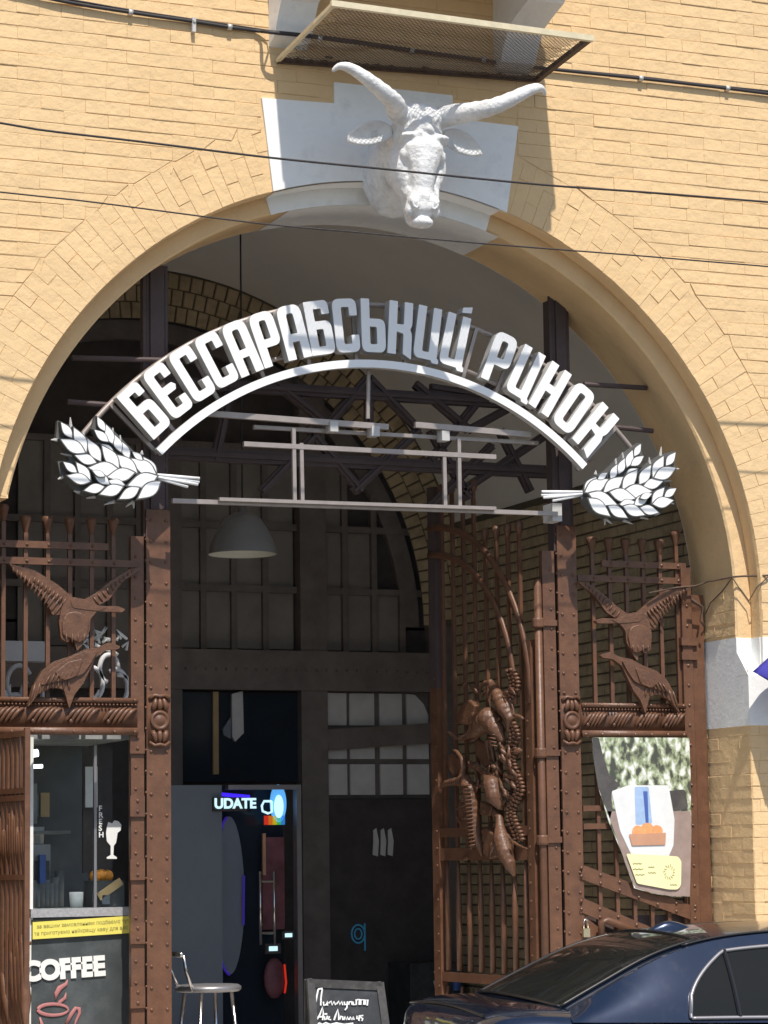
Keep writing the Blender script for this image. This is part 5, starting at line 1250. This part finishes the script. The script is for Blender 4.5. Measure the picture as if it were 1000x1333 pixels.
for sg in (-1, 1):
    m = MB(); m.tube([K(*(top_pt(lerp(2.6,6.6,i/30), sg*.93)+Vector((0,0,.002)))) for i in range(31)], .006, 6); m.build('roof_gutter', 'car_black', car, smooth=True)
    # flank between belt line and roof rail
    def belt(u):
        i = min(int(u), len(RAIL)-2); x = cat(RAIL, i, u-i).x; hw_ = lerp(.80,.815,min(1,max(0,(x-.4)/1.2))); return Vector((x, sg*hw_, 1.03-.045*min(1,max(0,(x-.4)/1.6))))
    def side(u, w, off=0):
        a, b_ = belt(u), top_pt(u, sg*1.0); p = a.lerp(b_, w); p.y += sg*(.018*math.sin(PI*w)+off); return p
    m = MB(); m.sheet([[tuple(K(*side(lerp(0,9,i/60), j/8))) for j in range(9)] for i in range(61)]); m.build('pillar_panel', 'car_paint', car, smooth=True)
    def wing_win(nm, ua, ub, w1f, mt='car_glass'):
        m = MB(); nu = 30
        m.sheet([[tuple(K(*side(lerp(ua,ub,i/nu), lerp(.07,w1f(i/nu),j/6), .004))) for j in range(7)] for i in range(nu+1)]); ww = m.build(nm, mt, car, smooth=True)
        loop = [side(lerp(ua,ub,i/nu), .06, .007) for i in range(nu+1)]+[side(ub, lerp(.06,w1f(1),i/6), .007) for i in range(7)]+[side(lerp(ub,ua,i/nu), w1f(1-i/nu), .007) for i in range(nu+1)]+[side(ua, lerp(w1f(0),.06,i/6), .007) for i in range(7)]
        m = MB(); m.tube([K(*p) for p in loop], .009, 6); m.build('window_trim', 'alu', ww, smooth=True)
    wing_win('rear_side_window', 2.35, 4.75, lambda t: .12+.74*min(1,(t/.36))**.45)
    wing_win('front_side_window', 4.85, 7.7, lambda t: .86-.50*max(0,(t-.35)/.65)**1.4)
    m = MB(); m.tube([K(*side(3.25,w_i/6*.80+.07,.010)) for w_i in range(7)], .010, 6); m.build('window_divider', 'car_black', car)
    for xw in (.98, 3.72):
        wc = K(xw, sg*.80, .315); ax = (K(xw,sg*1.0,.3)-K(xw,0,.3)).normalized()
        wh = MB(); wh.lathe([(.20,-.10),(.30,-.10),(.325,-.06),(.325,.06),(.30,.10),(.215,.10)], wc, ax, 32); wh.build('tyre', 'tyre', car, smooth=True)
        wh = MB(); wh.lathe([(.215,-.09),(.215,.095),(.20,.09),(.20,.03)], wc, ax, 32)
        for k in range(5):
            a = 2*PI*k/5; e1 = Vector((math.cos(KT)*math.cos(a), math.sin(KT)*math.cos(a), math.sin(a))); wh.bar(wc+ax*.07, wc+ax*.07+e1*.205, .06, .03, tuple(ax))
        wh.lathe([(.05,.05),(.05,.09),(0,.095)], wc, ax, 16); wh.build('rim', 'alloy', car)
    m = MB(); m.box(0,0,0,0,0,0); 
    m = MB(); m.sheet([[tuple(K(.012+.16*i/6, sg*(.60+.165*min(1,i/3.2)+.012), z)) for z in (.74,.80,.86,.90)] for i in range(7)]); m.build('tail_lamp', 'tail_red', car, smooth=True)
    for xd in (1.55,):
        m = MB(); a, b_ = K(xd,sg*.918,.845), K(xd+.2,sg*.918,.85); m.tube([a,a.lerp(b_,.2)+(K(0,sg*.02,0)-K(0,0,0)),a.lerp(b_,.8)+(K(0,sg*.02,0)-K(0,0,0)),b_], .013, 8); m.build('door_handle', 'car_paint', car, smooth=True)
for sg in (-1, 1):
    for pts in ([(1.30,.905,.30),(1.33,.915,.55),(1.25,.912,.75),(1.10,.885,.93)], [(2.32,.912,.28),(2.33,.918,.6),(2.30,.900,.93)], [(3.35,.905,.30),(3.32,.905,.6),(3.22,.885,.90)], [(1.12,.912,.80),(2.3,.922,.79),(3.3,.905,.76)]):
        m = MB(); m.tube([K(x, sg*y, z) for x, y, z in pts], .005, 5); m.build('shut_line', 'car_black', car, smooth=True)
    m = MB(); m.tube([K(.72+.075*math.cos(t*PI/8), sg*(.893+.004*math.cos(t)), .80+.075*math.sin(t*PI/8)) for t in range(17)], .003, 5); m.build('fuel_flap', 'car_black', car)
# antenna fin, trunk lines, plate
f0 = top_pt(2.98, 0); m = MB()
rows = []
for i in range(9):
    t = i/8; h_ = .058*math.sin(PI*min(1,(.08+t*.55)))**.9*(1 if t < .93 else .9)*(1-.72*max(0,(t-.45)/.55)); wv = .032*math.sin(PI*(.12+.76*t))**.6
    c = f0+Vector((t*.20,0,-.006+.012*t)); rows.append([tuple(K(*(c+Vector((0,wv*math.cos(a),h_*math.sin(a)))))) for a in [PI*j/8 for j in range(9)]])
m.sheet(rows); m.add(rows[0],[tuple(range(9))]); m.add(rows[-1],[tuple(range(9))]); m.build('antenna_fin', 'car_paint', car, smooth=True)
m = MB(); m.tube([K(.060,lerp(-.60,.60,i/12),1.056+.022*(1-(i/6-1)**2)) for i in range(13)], .006, 6); m.build('boot_edge', 'car_black', car)
m = MB(); a = K(-.012,-.26,.62); b_ = K(-.012,.26,.73); m.sheet([[tuple(K(-.006,-.26,.60)),tuple(K(-.006,.26,.60))],[tuple(K(.0,-.26,.71)),tuple(K(.0,.26,.71))]]); m.build('number_plate', 'print_white', car)
bpy.context.view_layer.update()
